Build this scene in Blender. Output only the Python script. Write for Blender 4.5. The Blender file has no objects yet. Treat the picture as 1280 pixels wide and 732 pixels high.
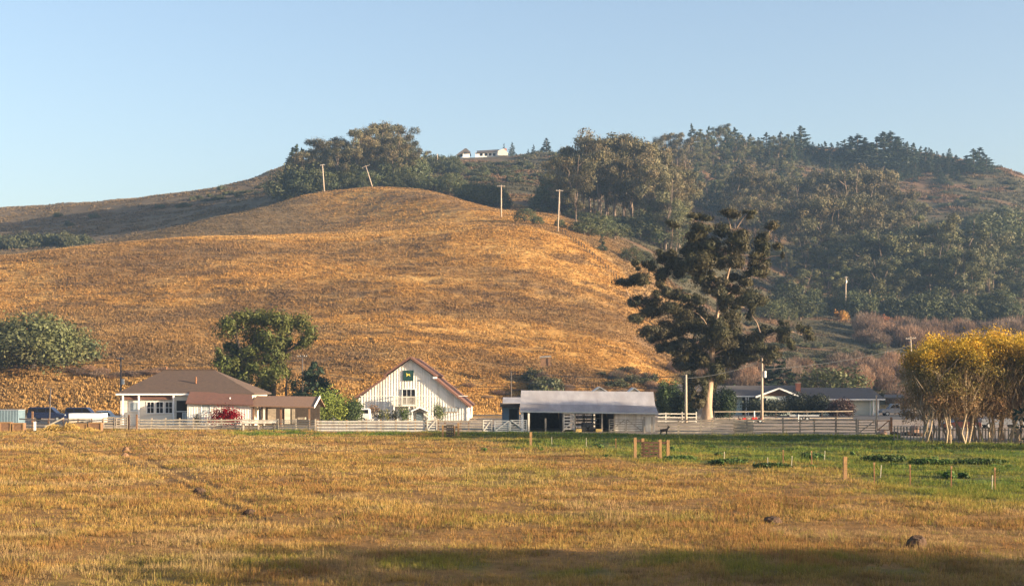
import bpy, bmesh, math, random
import numpy as np
from mathutils import Vector

# ---------------------------------------------------------------- camera, world, sun, exposure
scene = bpy.context.scene
COL = scene.collection
F, CX, HY, CAMH = 1777.8, 640.0, 480.0, 5.1       # focal length and horizon in photo pixels, eye height in metres

cam_d = bpy.data.cameras.new('camera')
cam_d.sensor_width = 36.0
cam_d.lens = F / 1280 * 36
cam_d.shift_y = (HY - 366) / 1280
cam_d.clip_start, cam_d.clip_end = 0.5, 6000
cam = bpy.data.objects.new('camera', cam_d)
COL.objects.link(cam)
cam.location = (0, 0, CAMH)
cam.rotation_euler = (math.radians(90), 0, 0)
scene.camera = cam

SUN_EL, SUN_AZ = 10.0, 109.0                       # azimuth clockwise from +Y (the view direction)
S = Vector((math.sin(math.radians(SUN_AZ)) * math.cos(math.radians(SUN_EL)),
            math.cos(math.radians(SUN_AZ)) * math.cos(math.radians(SUN_EL)),
            math.sin(math.radians(SUN_EL))))
world = bpy.data.worlds.new('World')
scene.world = world
world.use_nodes = True
wn = world.node_tree
sky = wn.nodes.new('ShaderNodeTexSky')
sky.sky_type = 'NISHITA'
sky.sun_disc = False
sky.sun_elevation = math.radians(SUN_EL)
sky.sun_rotation = math.radians(SUN_AZ)
sky.air_density, sky.dust_density, sky.ozone_density = 1.0, 2.4, 1.8
bg = wn.nodes['Background']
bg.inputs['Strength'].default_value = 0.10
tint = wn.nodes.new('ShaderNodeMix'); tint.data_type = 'RGBA'; tint.blend_type = 'MULTIPLY'; tint.inputs[0].default_value = 1.0
tint.inputs[7].default_value = (1.07, 0.97, 0.96, 1)               # white balance of the whole sky
wn.links.new(sky.outputs[0], tint.inputs[6]); wn.links.new(tint.outputs[2], bg.inputs['Color'])

sun_d = bpy.data.lights.new('sun', 'SUN')
sun_d.energy = 5.0
sun_d.angle = math.radians(0.5)
sun_d.color = (1.0, 0.80, 0.55)
sun = bpy.data.objects.new('sun', sun_d)
COL.objects.link(sun)
sun.rotation_euler = S.to_track_quat('Z', 'Y').to_euler()
sun.location = (300, -120, 120)

scene.render.engine = 'CYCLES'
vs = scene.view_settings
vs.view_transform, vs.look, vs.gamma, vs.use_curve_mapping = 'Standard', 'None', 1.0, False
vs.exposure = 1.75
cy = scene.cycles
cy.use_denoising = True
cy.max_bounces, cy.diffuse_bounces, cy.glossy_bounces, cy.transmission_bounces = 5, 3, 2, 3
cy.transparent_max_bounces, cy.volume_bounces = 4, 0
cy.sample_clamp_indirect = 4.0

# ---------------------------------------------------------------- helpers
def P(px, py, d):
    """photo pixel at a depth -> world point"""
    return Vector(((px - CX) * d / F, d, CAMH + (HY - py) * d / F))
def PX(px, d): return (px - CX) * d / F
def PZ(py, d): return CAMH + (HY - py) * d / F

def tag(o, label=None, cat=None, group=None, kind=None):
    for k, v in (('label', label), ('category', cat), ('group', group), ('kind', kind)):
        if v: o[k] = v
    return o

def thing(name, label, cat, loc=(0, 0, 0), group=None):
    o = bpy.data.objects.new(name, None)
    o.empty_display_size = 0.3
    COL.objects.link(o)
    o.location = loc
    return tag(o, label, cat, group)

def root_loc(p):
    while p.parent: p = p.parent
    return p.location

def kids(o): return [c for c in COL.objects if c.parent == o]

def copy_tree(o, children=None):
    c = o.copy(); COL.objects.link(c)
    for ch in (children if children is not None else kids(o)):
        d = ch.copy(); COL.objects.link(d); d.parent = c
    return c

class MB:
    """collects geometry in world coordinates; build() links it as one mesh"""
    def __init__(s): s.v, s.f, s.m = [], [], []
    def add(s, vs, fs, mi=0):
        n = len(s.v); s.v += [tuple(v) for v in vs]
        s.f += [tuple(n + i for i in f) for f in fs]; s.m += [mi] * len(fs); return s
    def box(s, x0, x1, y0, y1, z0, z1, mi=0):
        vs = [(x, y, z) for z in (z0, z1) for y in (y0, y1) for x in (x0, x1)]
        return s.add(vs, [(0, 2, 3, 1), (4, 5, 7, 6), (0, 1, 5, 4), (2, 6, 7, 3), (0, 4, 6, 2), (1, 3, 7, 5)], mi)
    def beam(s, a, b, w, h, mi=0):
        """rectangular bar from a to b; w across (horizontal), h the other way"""
        a, b = Vector(a), Vector(b); d = (b - a).normalized()
        up = Vector((0, 0, 1)) if abs(d.z) < 0.95 else Vector((0, 1, 0))
        r = d.cross(up).normalized() * w / 2; u = r.cross(d).normalized() * h / 2
        vs = [p + sx * r + sz * u for p in (a, b) for sx, sz in ((-1, -1), (1, -1), (1, 1), (-1, 1))]
        return s.add(vs, [(3, 2, 1, 0), (4, 5, 6, 7), (0, 1, 5, 4), (1, 2, 6, 5), (2, 3, 7, 6), (3, 0, 4, 7)], mi)
    def slab(s, quad, t, mi=0):
        """a quad thickened by t along its normal (downwards)"""
        q = [Vector(p) for p in quad]; n = (q[1] - q[0]).cross(q[2] - q[0]).normalized()
        if n.z < 0: q.reverse(); n = -n
        b = [p - n * t for p in q]; k = len(q)
        fs = [tuple(range(k)), tuple(range(2 * k - 1, k - 1, -1))] + [(i, k + i, k + (i + 1) % k, (i + 1) % k) for i in range(k)]
        return s.add(q + b, fs, mi)
    def extr(s, poly, y0, y1, mi=0):
        """polygon in x-z extruded along y"""
        k = len(poly)
        vs = [(x, y0, z) for x, z in poly] + [(x, y1, z) for x, z in poly]
        return s.add(vs, [tuple(range(k)), tuple(range(2 * k - 1, k - 1, -1))] + [(i, k + i, k + (i + 1) % k, (i + 1) % k) for i in range(k)], mi)
    def tube(s, pts, rad, n=7, mi=0, cap=True):
        pts = [Vector(p) for p in pts]
        if not hasattr(rad, '__len__'): rad = [rad] * len(pts)
        base = len(s.v); prev = None
        for i, p in enumerate(pts):
            d = (pts[min(i + 1, len(pts) - 1)] - pts[max(i - 1, 0)]).normalized()
            if prev is None:
                r = d.cross(Vector((0.3, 1, 0.2))).normalized()
            else:
                r = (prev - d * prev.dot(d)).normalized()
            prev = r; u = d.cross(r)
            for k in range(n):
                a = 2 * math.pi * k / n
                s.v.append(tuple(p + (r * math.cos(a) + u * math.sin(a)) * rad[i]))
        for i in range(len(pts) - 1):
            for k in range(n):
                a, b = base + i * n + k, base + i * n + (k + 1) % n
                s.f.append((a, b, b + n, a + n)); s.m.append(mi)
        if cap:
            s.f.append(tuple(base + k for k in reversed(range(n)))); s.m.append(mi)
            e = base + (len(pts) - 1) * n
            s.f.append(tuple(e + k for k in range(n))); s.m.append(mi)
        return s
    def build(s, name, mats, parent=None, base=None, smooth=False, bevel=0):
        off = Vector(root_loc(parent)) if parent is not None else Vector(base or (0, 0, 0))
        me = bpy.data.meshes.new(name)
        me.from_pydata([(x - off.x, y - off.y, z - off.z) for x, y, z in s.v], [], s.f)
        mats = mats if isinstance(mats, (list, tuple)) else [mats]
        for m in mats: me.materials.append(m)
        if len(mats) > 1: me.polygons.foreach_set('material_index', s.m)
        bm = bmesh.new(); bm.from_mesh(me); bmesh.ops.recalc_face_normals(bm, faces=bm.faces); bm.to_mesh(me); bm.free()
        if smooth: me.polygons.foreach_set('use_smooth', [True] * len(me.polygons))
        o = bpy.data.objects.new(name, me); COL.objects.link(o)
        if parent is not None: o.parent = parent
        else: o.location = off
        if bevel:
            b = o.modifiers.new('bevel', 'BEVEL'); b.width = bevel; b.segments = 2; b.limit_method = 'ANGLE'
        return o

def np_mesh(name, verts, faces, mat, cols=None, smooth=False, parent=None, base=None):
    """numpy arrays -> mesh object; faces (n,k); cols per vertex"""
    off = np.array(root_loc(parent) if parent is not None else (base or (0, 0, 0)), float)
    verts = np.asarray(verts, float) - off
    faces = np.asarray(faces, np.int32); nf, k = faces.shape
    me = bpy.data.meshes.new(name)
    me.vertices.add(len(verts)); me.vertices.foreach_set('co', verts.astype(np.float32).ravel())
    me.loops.add(nf * k); me.loops.foreach_set('vertex_index', faces.ravel())
    me.polygons.add(nf); me.polygons.foreach_set('loop_start', np.arange(0, nf * k, k, dtype=np.int32))
    me.polygons.foreach_set('loop_total', np.full(nf, k, np.int32))
    if smooth: me.polygons.foreach_set('use_smooth', np.ones(nf, bool))
    if cols is not None:
        a = me.color_attributes.new('Col', 'FLOAT_COLOR', 'POINT')
        c = np.ones((len(verts), 4), np.float32); c[:, :3] = cols
        a.data.foreach_set('color', c.ravel())
    me.update(calc_edges=True); me.validate()
    me.materials.append(mat)
    o = bpy.data.objects.new(name, me); COL.objects.link(o)
    if parent is not None: o.parent = parent
    else: o.location = off
    return o

# ---- noise
def _hash(ix, iy, seed):
    h = (ix.astype(np.int64) * 374761393 + iy.astype(np.int64) * 668265263 + seed * 974634777) & 0x7fffffff
    h = ((h ^ (h >> 13)) * 1274126177) & 0x7fffffff
    return ((h ^ (h >> 16)) & 0xffff) / 65535.0
def vnoise(x, y, seed=0):
    x, y = np.asarray(x, float), np.asarray(y, float)
    ix, iy = np.floor(x), np.floor(y); fx, fy = x - ix, y - iy
    fx, fy = fx * fx * (3 - 2 * fx), fy * fy * (3 - 2 * fy)
    a, b = _hash(ix, iy, seed), _hash(ix + 1, iy, seed); c, d = _hash(ix, iy + 1, seed), _hash(ix + 1, iy + 1, seed)
    return (a * (1 - fx) + b * fx) * (1 - fy) + (c * (1 - fx) + d * fx) * fy
def fbm(x, y, seed=0, oct=4):
    t, amp, tot = 0, 1.0, 0
    for i in range(oct):
        t = t + amp * vnoise(x * 2 ** i, y * 2 ** i, seed + i * 17); tot += amp; amp *= 0.5
    return t / tot
def sst(a, b, x):
    t = np.clip((np.asarray(x, float) - a) / (b - a), 0, 1); return t * t * (3 - 2 * t)
def mix(a, b, t): return a + (b - a) * t

# ---- materials
def new_mat(name):
    m = bpy.data.materials.new(name); m.use_nodes = True
    nt = m.node_tree; return m, nt, nt.nodes['Principled BSDF']

def mat(name, col, rough=0.7, var=0.25, scale=3.0, bump=0.0, metal=0.0, stretch=(1, 1, 1), spec=0.3, dirt=None):
    """base colour broken up by two object-space noises, optional bump and dirt colour patches"""
    m, nt, b = new_mat(name); N, L = nt.nodes.new, nt.links.new
    tc = N('ShaderNodeTexCoord'); mp = N('ShaderNodeMapping'); mp.inputs['Scale'].default_value = stretch
    L(tc.outputs['Object'], mp.inputs[0])
    nz = N('ShaderNodeTexNoise'); nz.inputs['Scale'].default_value = scale; nz.inputs['Detail'].default_value = 6
    nz.inputs['Roughness'].default_value = 0.65
    L(mp.outputs[0], nz.inputs['Vector'])
    mr = N('ShaderNodeMapRange'); mr.inputs[1].default_value, mr.inputs[2].default_value = 0.3, 0.7
    mr.inputs[3].default_value, mr.inputs[4].default_value = 1 - var, 1 + var
    L(nz.outputs['Fac'], mr.inputs[0])
    mx = N('ShaderNodeMix'); mx.data_type = 'RGBA'; mx.blend_type = 'MULTIPLY'; mx.inputs[0].default_value = 1
    mx.inputs[6].default_value = (*col, 1); L(mr.outputs[0], mx.inputs[7])
    out = mx.outputs[2]
    if dirt:
        n2 = N('ShaderNodeTexNoise'); n2.inputs['Scale'].default_value = scale * 0.35; n2.inputs['Detail'].default_value = 5
        L(mp.outputs[0], n2.inputs['Vector'])
        r2 = N('ShaderNodeMapRange'); r2.inputs[1].default_value, r2.inputs[2].default_value = 0.48, 0.68
        r2.inputs[4].default_value = 0.8; L(n2.outputs['Fac'], r2.inputs[0])
        m2 = N('ShaderNodeMix'); m2.data_type = 'RGBA'; L(r2.outputs[0], m2.inputs[0]); L(out, m2.inputs[6]); m2.inputs[7].default_value = (*dirt, 1)
        out = m2.outputs[2]
    L(out, b.inputs['Base Color'])
    b.inputs['Roughness'].default_value = rough; b.inputs['Metallic'].default_value = metal; b.inputs['Specular IOR Level'].default_value = spec
    if bump:
        bp = N('ShaderNodeBump'); bp.inputs['Strength'].default_value = 1.0; bp.inputs['Distance'].default_value = bump
        L(nz.outputs['Fac'], bp.inputs['Height']); L(bp.outputs[0], b.inputs['Normal'])
    return m

def corrugated(name, col, pitch, rough=0.45, metal=0.4, depth=0.03, axis='X', dirt=(0.2, 0.12, 0.08)):
    m = mat(name, col, rough, 0.2, 1.2, 0, metal, stretch=(1, 0.25, 0.25), dirt=dirt)
    nt = m.node_tree; N, L = nt.nodes.new, nt.links.new
    wv = N('ShaderNodeTexWave'); wv.bands_direction = axis; wv.inputs['Scale'].default_value = 1 / pitch / 3.14159 * math.pi / 2
    tc = N('ShaderNodeTexCoord'); L(tc.outputs['Object'], wv.inputs['Vector'])
    bp = N('ShaderNodeBump'); bp.inputs['Distance'].default_value = depth; L(wv.outputs['Fac'], bp.inputs['Height'])
    L(bp.outputs[0], nt.nodes['Principled BSDF'].inputs['Normal'])
    return m

def leafmat(name, trans=0.25, rough=0.6, gain=1.0, spec=0.2):
    m, nt, b = new_mat(name); N, L = nt.nodes.new, nt.links.new
    at = N('ShaderNodeVertexColor'); at.layer_name = 'Col'
    oi = N('ShaderNodeObjectInfo')
    mr = N('ShaderNodeMapRange'); mr.inputs[3].default_value, mr.inputs[4].default_value = 0.68 * gain, 1.32 * gain
    L(oi.outputs['Random'], mr.inputs[0])
    mx = N('ShaderNodeMix'); mx.data_type = 'RGBA'; mx.blend_type = 'MULTIPLY'; mx.inputs[0].default_value = 1
    L(at.outputs[0], mx.inputs[6]); L(mr.outputs[0], mx.inputs[7])
    L(mx.outputs[2], b.inputs['Base Color']); b.inputs['Roughness'].default_value = rough; b.inputs['Specular IOR Level'].default_value = spec
    tr = N('ShaderNodeBsdfTranslucent'); L(mx.outputs[2], tr.inputs['Color'])
    ms = N('ShaderNodeMixShader'); ms.inputs[0].default_value = trans
    L(b.outputs[0], ms.inputs[1]); L(tr.outputs[0], ms.inputs[2])
    L(ms.outputs[0], nt.nodes['Material Output'].inputs['Surface'])
    return m

def groundmat(name, s1, s2, amt, bump, b_scale):
    """vertex colour times world-space noise at two sizes"""
    m, nt, b = new_mat(name); N, L = nt.nodes.new, nt.links.new
    at = N('ShaderNodeVertexColor'); at.layer_name = 'Col'
    ge = N('ShaderNodeNewGeometry')
    prev = at.outputs[0]
    for sc, det in ((s1, 8), (s2, 6)):
        nz = N('ShaderNodeTexNoise'); nz.inputs['Scale'].default_value = sc; nz.inputs['Detail'].default_value = det; nz.inputs['Roughness'].default_value = 0.7
        L(ge.outputs['Position'], nz.inputs['Vector'])
        mr = N('ShaderNodeMapRange'); mr.inputs[1].default_value, mr.inputs[2].default_value = 0.3, 0.7
        mr.inputs[3].default_value, mr.inputs[4].default_value = 1 - amt, 1 + amt
        L(nz.outputs['Fac'], mr.inputs[0])
        mx = N('ShaderNodeMix'); mx.data_type = 'RGBA'; mx.blend_type = 'MULTIPLY'; mx.inputs[0].default_value = 1
        L(prev, mx.inputs[6]); L(mr.outputs[0], mx.inputs[7]); prev = mx.outputs[2]
    L(prev, b.inputs['Base Color']); b.inputs['Roughness'].default_value = 0.9; b.inputs['Specular IOR Level'].default_value = 0.1
    n3 = N('ShaderNodeTexNoise'); n3.inputs['Scale'].default_value = b_scale; n3.inputs['Detail'].default_value = 8; n3.inputs['Roughness'].default_value = 0.7
    L(ge.outputs['Position'], n3.inputs['Vector'])
    bp = N('ShaderNodeBump'); bp.inputs['Distance'].default_value = bump; L(n3.outputs['Fac'], bp.inputs['Height']); L(bp.outputs[0], b.inputs['Normal'])
    return m

M = dict(
    white=mat('white_paint', (0.72, 0.70, 0.64), 0.6, 0.12, 4, dirt=(0.5, 0.46, 0.38)),
    whitewood=mat('weathered_white_boards', (0.62, 0.58, 0.5), 0.75, 0.2, 2.5, stretch=(3, 3, 0.4), dirt=(0.4, 0.34, 0.27)),
    barnwood=mat('barn_boards', (0.74, 0.72, 0.66), 0.7, 0.12, 1.6, stretch=(4, 4, 0.25), dirt=(0.55, 0.5, 0.42)),
    greywood=mat('grey_weathered_wood', (0.33, 0.28, 0.22), 0.85, 0.3, 3, stretch=(1, 1, 1), dirt=(0.2, 0.16, 0.12)),
    paleboard=mat('pale_weathered_rail', (0.5, 0.44, 0.34), 0.8, 0.25, 3, dirt=(0.33, 0.28, 0.22)),
    brownwood=mat('brown_wood', (0.20, 0.11, 0.06), 0.8, 0.3, 4, dirt=(0.12, 0.07, 0.04)),
    tanwood=mat('tan_post_wood', (0.29, 0.17, 0.07), 0.8, 0.25, 4, stretch=(3, 3, 0.5), dirt=(0.25, 0.15, 0.08)),
    cratewood=mat('dark_brown_planks', (0.085, 0.045, 0.026), 0.85, 0.3, 4),
    darkwood=mat('dark_wood', (0.06, 0.045, 0.035), 0.8, 0.3, 4),
    polewood=mat('pale_pole_wood', (0.38, 0.30, 0.23), 0.8, 0.2, 2, stretch=(3, 3, 0.3)),
    polegrey=mat('grey_pole_wood', (0.085, 0.072, 0.065), 0.85, 0.25, 2, stretch=(3, 3, 0.3)),
    shingle=mat('brown_shingles', (0.105, 0.070, 0.051), 0.9, 0.25, 5, 0.03, stretch=(1, 2, 6), dirt=(0.075, 0.055, 0.043)),
    redroof=mat('red_brown_roofing', (0.155, 0.075, 0.052), 0.85, 0.2, 4, 0.02, stretch=(1, 2, 5), dirt=(0.11, 0.065, 0.05)),
    greyshingle=mat('grey_shingles', (0.10, 0.085, 0.078), 0.9, 0.2, 4, 0.03, stretch=(1, 2, 6), dirt=(0.075, 0.065, 0.06)),
    tin=corrugated('tin_roof', (0.37, 0.35, 0.355), 0.12, 0.75, 0.0, 0.012, 'X', (0.32, 0.29, 0.28)),
    tin2=corrugated('older_tin_roof', (0.29, 0.265, 0.26), 0.12, 0.8, 0.0, 0.012, 'X', (0.23, 0.2, 0.19)),
    bluetin=corrugated('blue_grey_corrugated', (0.13, 0.19, 0.23), 0.28, 0.5, 0.2, 0.04),
    bluewall=mat('blue_grey_boards', (0.20, 0.26, 0.30), 0.8, 0.15, 2, stretch=(4, 4, 0.4), dirt=(0.14, 0.17, 0.2)),
    sage=mat('pale_green_siding', (0.42, 0.50, 0.46), 0.75, 0.1, 2, stretch=(1, 1, 4)),
    cream=mat('cream_siding', (0.66, 0.61, 0.52), 0.75, 0.1, 2, stretch=(0.4, 0.4, 5), dirt=(0.52, 0.47, 0.4)),
    trim=mat('white_trim', (0.78, 0.77, 0.74), 0.6, 0.06, 3),
    dark=mat('recess_shade_and_dark_door', (0.025, 0.02, 0.018), 0.9, 0.3, 3),  # near-black of the porch shade panels and the small shed door
    glass=mat('window_glass', (0.012, 0.012, 0.015), 0.2, 0.2, 0.8, spec=0.15),
    paleglass=mat('curtained_glass', (0.33, 0.38, 0.40), 0.25, 0.15, 1.2, spec=0.5),
    brick=mat('red_brick', (0.34, 0.13, 0.08), 0.9, 0.3, 9, 0.01, stretch=(1, 1, 3)),
    steel=mat('galvanised_steel', (0.45, 0.46, 0.46), 0.45, 0.12, 4, metal=0.5),
    rust=mat('rusty_steel', (0.22, 0.10, 0.05), 0.8, 0.3, 8),
    rubber=mat('tyre_rubber', (0.02, 0.02, 0.02), 0.85, 0.2, 8),
    navy=mat('dark_blue_car_paint', (0.012, 0.018, 0.05), 0.25, 0.1, 2, spec=0.6),
    blackpaint=mat('black_car_paint', (0.015, 0.015, 0.02), 0.25, 0.1, 2, spec=0.6),
    greypaint=mat('grey_car_paint', (0.16, 0.17, 0.19), 0.3, 0.1, 2, spec=0.6),
    maroon=mat('maroon_car_paint', (0.05, 0.012, 0.01), 0.3, 0.1, 2, spec=0.6),
    whitecar=mat('white_car_paint', (0.75, 0.75, 0.74), 0.3, 0.06, 2, spec=0.6, dirt=(0.6, 0.57, 0.5)),
    red=mat('red_machine_paint', (0.5, 0.03, 0.015), 0.4, 0.15, 5),
    signgreen=mat('dark_green_sign', (0.012, 0.045, 0.04), 0.5, 0.15, 3),
    signyellow=mat('yellow_sign_paint', (0.75, 0.6, 0.1), 0.5, 0.1, 3),
    orange=mat('orange_plastic', (0.75, 0.25, 0.04), 0.5, 0.1, 3),
    hay=mat('straw', (0.55, 0.38, 0.13), 0.95, 0.35, 14, 0.04),
    soil=mat('dark_soil', (0.075, 0.045, 0.028), 0.95, 0.4, 8, 0.04),
    rock=mat('tan_rock', (0.38, 0.24, 0.17), 0.9, 0.3, 4, 0.05),
    asphalt=mat('asphalt', (0.075, 0.07, 0.068), 0.9, 0.2, 1.5, 0.01),
    gravel=mat('gravel', (0.30, 0.255, 0.22), 0.95, 0.25, 2.5, 0.02, dirt=(0.22, 0.18, 0.15)),
    bark_pale=mat('pale_eucalyptus_bark', (0.40, 0.28, 0.19), 0.8, 0.4, 1.6, 0.06, stretch=(1.5, 1.5, 0.35), dirt=(0.17, 0.12, 0.09)),
    bark_far=mat('grove_bark', (0.17, 0.125, 0.095), 0.9, 0.4, 1.2, 0.05, stretch=(1.5, 1.5, 0.35), dirt=(0.12, 0.09, 0.07)),
    bark_dark=mat('dark_bark', (0.10, 0.075, 0.055), 0.95, 0.4, 3, 0.05, stretch=(2, 2, 0.5)),
    bark_grey=mat('pale_willow_bark', (0.40, 0.31, 0.21), 0.85, 0.3, 3, 0.02, stretch=(2, 2, 0.5), dirt=(0.32, 0.25, 0.17)),
    fur=mat('dark_goat_coat', (0.03, 0.022, 0.018), 0.9, 0.4, 10),
    wire=mat('wire', (0.03, 0.03, 0.03), 0.6, 0.0, 1),
    leaf=leafmat('leaf', 0.22), leaf_dry=leafmat('dry_leaf', 0.35), bract=leafmat('red_bract', 0.3, 0.9, 1.0, 0.0), blade=leafmat('grass_blade', 0.35, 0.8),
)

# ---------------------------------------------------------------- terrain
# per photo column: base distance, then (distance, photo row) nodes: bank, lower slope, shoulder, dip, knoll, dip, back slope, far ridge
TAB = [
 (-900, 240, (260,472),(320,420),(385,360),(415,372),(460,365),(540,352),(640,320),(800,295)),
 (-400, 240, (260,470),(320,408),(385,338),(415,352),(440,345),(520,330),(630,296),(760,272)),
 (0,    240, (259,466),(320,395),(390,322),(415,334),(442,328),(520,315),(640,283),(765,262)),
 (100,  240, (259,465),(320,390),(392,311),(415,318),(440,309),(520,307),(620,278),(730,258)),
 (200,  240, (259,465),(320,385),(395,302),(418,306),(446,291),(520,295),(615,266),(705,247)),
 (300,  240, (260,466),(322,380),(395,298),(425,300),(470,267),(540,270),(635,246),(730,231)),
 (400,  242, (260,470),(322,378),(395,296),(435,292),(500,243),(560,243),(660,222),(820,204)),
 (500,  245, (262,474),(322,378),(393,289),(430,281),(490,234),(545,238),(660,214),(790,206)),
 (620,  250, (268,480),(326,380),(386,284),(408,278),(442,264),(500,262),(640,220),(800,204)),
 (700,  254, (270,481),(328,384),(386,291),(408,283),(440,275),(490,266),(620,234),(800,199)),
 (780,  258, (274,482),(330,396),(384,324),(406,312),(442,298),(492,284),(630,245),(800,194)),
 (840,  266, (284,483),(336,422),(388,360),(410,345),(446,326),(500,298),(640,250),(800,193)),
 (900,  276, (294,484),(338,448),(388,396),(415,378),(455,352),(520,318),(655,258),(820,192)),
 (960,  285, (300,483),(336,462),(380,428),(415,402),(460,374),(530,328),(680,253),(850,191)),
 (1050, 290, (305,482),(335,464),(365,450),(430,408),(500,380),(580,328),(720,248),(870,190)),
 (1150, 290, (305,484),(340,466),(372,452),(450,410),(520,368),(600,318),(740,243),(850,194)),
 (1220, 292, (308,484),(342,466),(376,451),(455,405),(520,364),(600,314),(730,248),(840,208)),
 (1280, 295, (310,484),(345,466),(380,450),(460,400),(520,360),(600,312),(720,262),(820,222)),
 (1500, 300, (320,490),(355,478),(390,468),(470,440),(530,415),(610,385),(720,350),(820,325)),
 (2000, 320, (340,500),(375,496),(410,492),(480,484),(540,476),(620,468),(720,455),(820,440)),
]
T_px = np.array([r[0] for r in TAB], float)
T_d = np.array([[r[1]] + [n[0] for n in r[2:]] + [r[-1][0] + 260, r[-1][0] + 600] for r in TAB], float)
T_z = np.array([[0.0] + [CAMH + (HY - n[1]) * n[0] / F for n in r[2:]] + [CAMH + (HY - r[-1][1]) * r[-1][0] / F - 22, CAMH + (HY - r[-1][1]) * r[-1][0] / F - 60] for r in TAB], float)

def H(x, y):
    """height of the land at world x, y (arrays or scalars)"""
    sc = np.isscalar(x)
    x, y = np.atleast_1d(np.asarray(x, float)), np.atleast_1d(np.asarray(y, float))
    yy = np.maximum(y, 30.0); u = np.clip(CX + F * x / yy, T_px[0] + 1, T_px[-1] - 1)
    i = np.clip(np.searchsorted(T_px, u) - 1, 0, len(T_px) - 2)
    t = (u - T_px[i]) / (T_px[i + 1] - T_px[i])
    im, ip = np.maximum(i - 1, 0), np.minimum(i + 2, len(T_px) - 1)
    def cr(A):
        h = (T_px[i + 1] - T_px[i])[:, None]
        m0 = (A[i + 1] - A[im]) / np.maximum(T_px[i + 1] - T_px[im], 1)[:, None] * h
        m1 = (A[ip] - A[i]) / np.maximum(T_px[ip] - T_px[i], 1)[:, None] * h
        s = t[:, None]
        return (2*s**3 - 3*s**2 + 1) * A[i] + (s**3 - 2*s**2 + s) * m0 + (-2*s**3 + 3*s**2) * A[i + 1] + (s**3 - s**2) * m1
    D, Z = cr(T_d), cr(T_z)
    dl = np.diff(Z, axis=1) / np.diff(D, axis=1)
    m = np.zeros_like(Z); a, b = dl[:, :-1], dl[:, 1:]
    m[:, 1:-1] = np.where(a * b > 0, 2 * a * b / (a + b + 1e-12), 0); m[:, -1] = dl[:, -1]; m[:, 0] = dl[:, 0] * 0.5
    k = np.clip((yy[:, None] >= D).sum(1) - 1, 0, D.shape[1] - 2); r = np.arange(len(yy))
    d0, d1 = D[r, k], D[r, k + 1]; h = d1 - d0; s = np.clip((yy - d0) / h, 0, 1)
    z = (2*s**3-3*s**2+1)*Z[r,k] + (s**3-2*s**2+s)*h*m[r,k] + (-2*s**3+3*s**2)*Z[r,k+1] + (s**3-s**2)*h*m[r,k+1]
    on = sst(0, 30, yy - D[:, 0])
    z = z + on * ((fbm(x / 45, y / 45, 3, 3) - 0.5) * 2.2 + (fbm(x / 9, y / 9, 9, 3) - 0.5) * 0.7)
    z = np.where(yy < D[:, 0], -0.25, z)
    return float(z[0]) if sc else z

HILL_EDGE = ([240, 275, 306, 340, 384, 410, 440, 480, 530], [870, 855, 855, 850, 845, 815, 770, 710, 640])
def hit(px, py, d0=244.0, d1=860.0):
    """first distance at which the land shows at a photo pixel"""
    ds = np.arange(d0, d1, 1.5); q = HY - (H((px - CX) * ds / F, ds) - CAMH) * F / ds
    k = np.nonzero(q <= py)[0]
    return float(ds[k[0]]) if len(k) else d1
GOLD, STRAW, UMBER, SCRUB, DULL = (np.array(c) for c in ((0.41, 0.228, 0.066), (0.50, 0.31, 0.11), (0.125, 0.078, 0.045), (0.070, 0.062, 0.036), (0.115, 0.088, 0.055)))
def hill_cover(x, y):
    """0..1 amounts: dry grass, scrub; and the land's own colour"""
    px = CX + F * x / y
    edge = np.interp(y, *HILL_EDGE)
    n = fbm(x / 30, y / 30, 21, 4)
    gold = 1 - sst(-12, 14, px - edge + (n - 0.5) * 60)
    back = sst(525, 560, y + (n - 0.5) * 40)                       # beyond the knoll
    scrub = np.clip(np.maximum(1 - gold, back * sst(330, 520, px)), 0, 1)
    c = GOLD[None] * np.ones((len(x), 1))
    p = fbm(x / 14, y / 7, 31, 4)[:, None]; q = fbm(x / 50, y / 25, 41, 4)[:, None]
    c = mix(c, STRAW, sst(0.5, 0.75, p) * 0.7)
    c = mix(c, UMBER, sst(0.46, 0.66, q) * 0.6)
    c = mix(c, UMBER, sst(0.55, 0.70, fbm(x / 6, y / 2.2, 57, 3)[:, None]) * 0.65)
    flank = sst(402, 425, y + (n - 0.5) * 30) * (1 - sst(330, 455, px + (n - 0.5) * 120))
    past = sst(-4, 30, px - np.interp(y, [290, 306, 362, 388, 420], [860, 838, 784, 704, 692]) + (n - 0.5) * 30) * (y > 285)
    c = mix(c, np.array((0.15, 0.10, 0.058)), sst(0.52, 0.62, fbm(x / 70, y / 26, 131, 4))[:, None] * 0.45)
    c = mix(c, DULL, np.maximum(np.maximum(back * 0.8, flank * 0.85), past * 0.6)[:, None])  # shade of the left flank and back slope put into the grass colour
    sc = mix(SCRUB, np.array((0.24, 0.14, 0.07)), sst(0.45, 0.7, fbm(x / 22, y / 12, 77, 4)))if False else None
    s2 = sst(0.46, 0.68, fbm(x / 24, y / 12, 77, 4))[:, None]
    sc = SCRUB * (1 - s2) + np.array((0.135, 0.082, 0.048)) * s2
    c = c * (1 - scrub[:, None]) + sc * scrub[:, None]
    return gold, scrub, c

def polar(pxs, ds, zf, colf, name, m, smooth=True):
    PXg, D = np.meshgrid(pxs, ds); x = ((PXg - CX) * D / F).ravel(); y = D.ravel()
    z = zf(x, y); c = colf(x, y, z)
    nx, ny = len(pxs), len(ds); i = np.arange(nx * ny).reshape(ny, nx)
    f = np.stack([i[:-1, :-1], i[:-1, 1:], i[1:, 1:], i[1:, :-1]], -1).reshape(-1, 4)
    return np_mesh(name, np.stack([x, y, z], 1), f, m, c, smooth)

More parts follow.
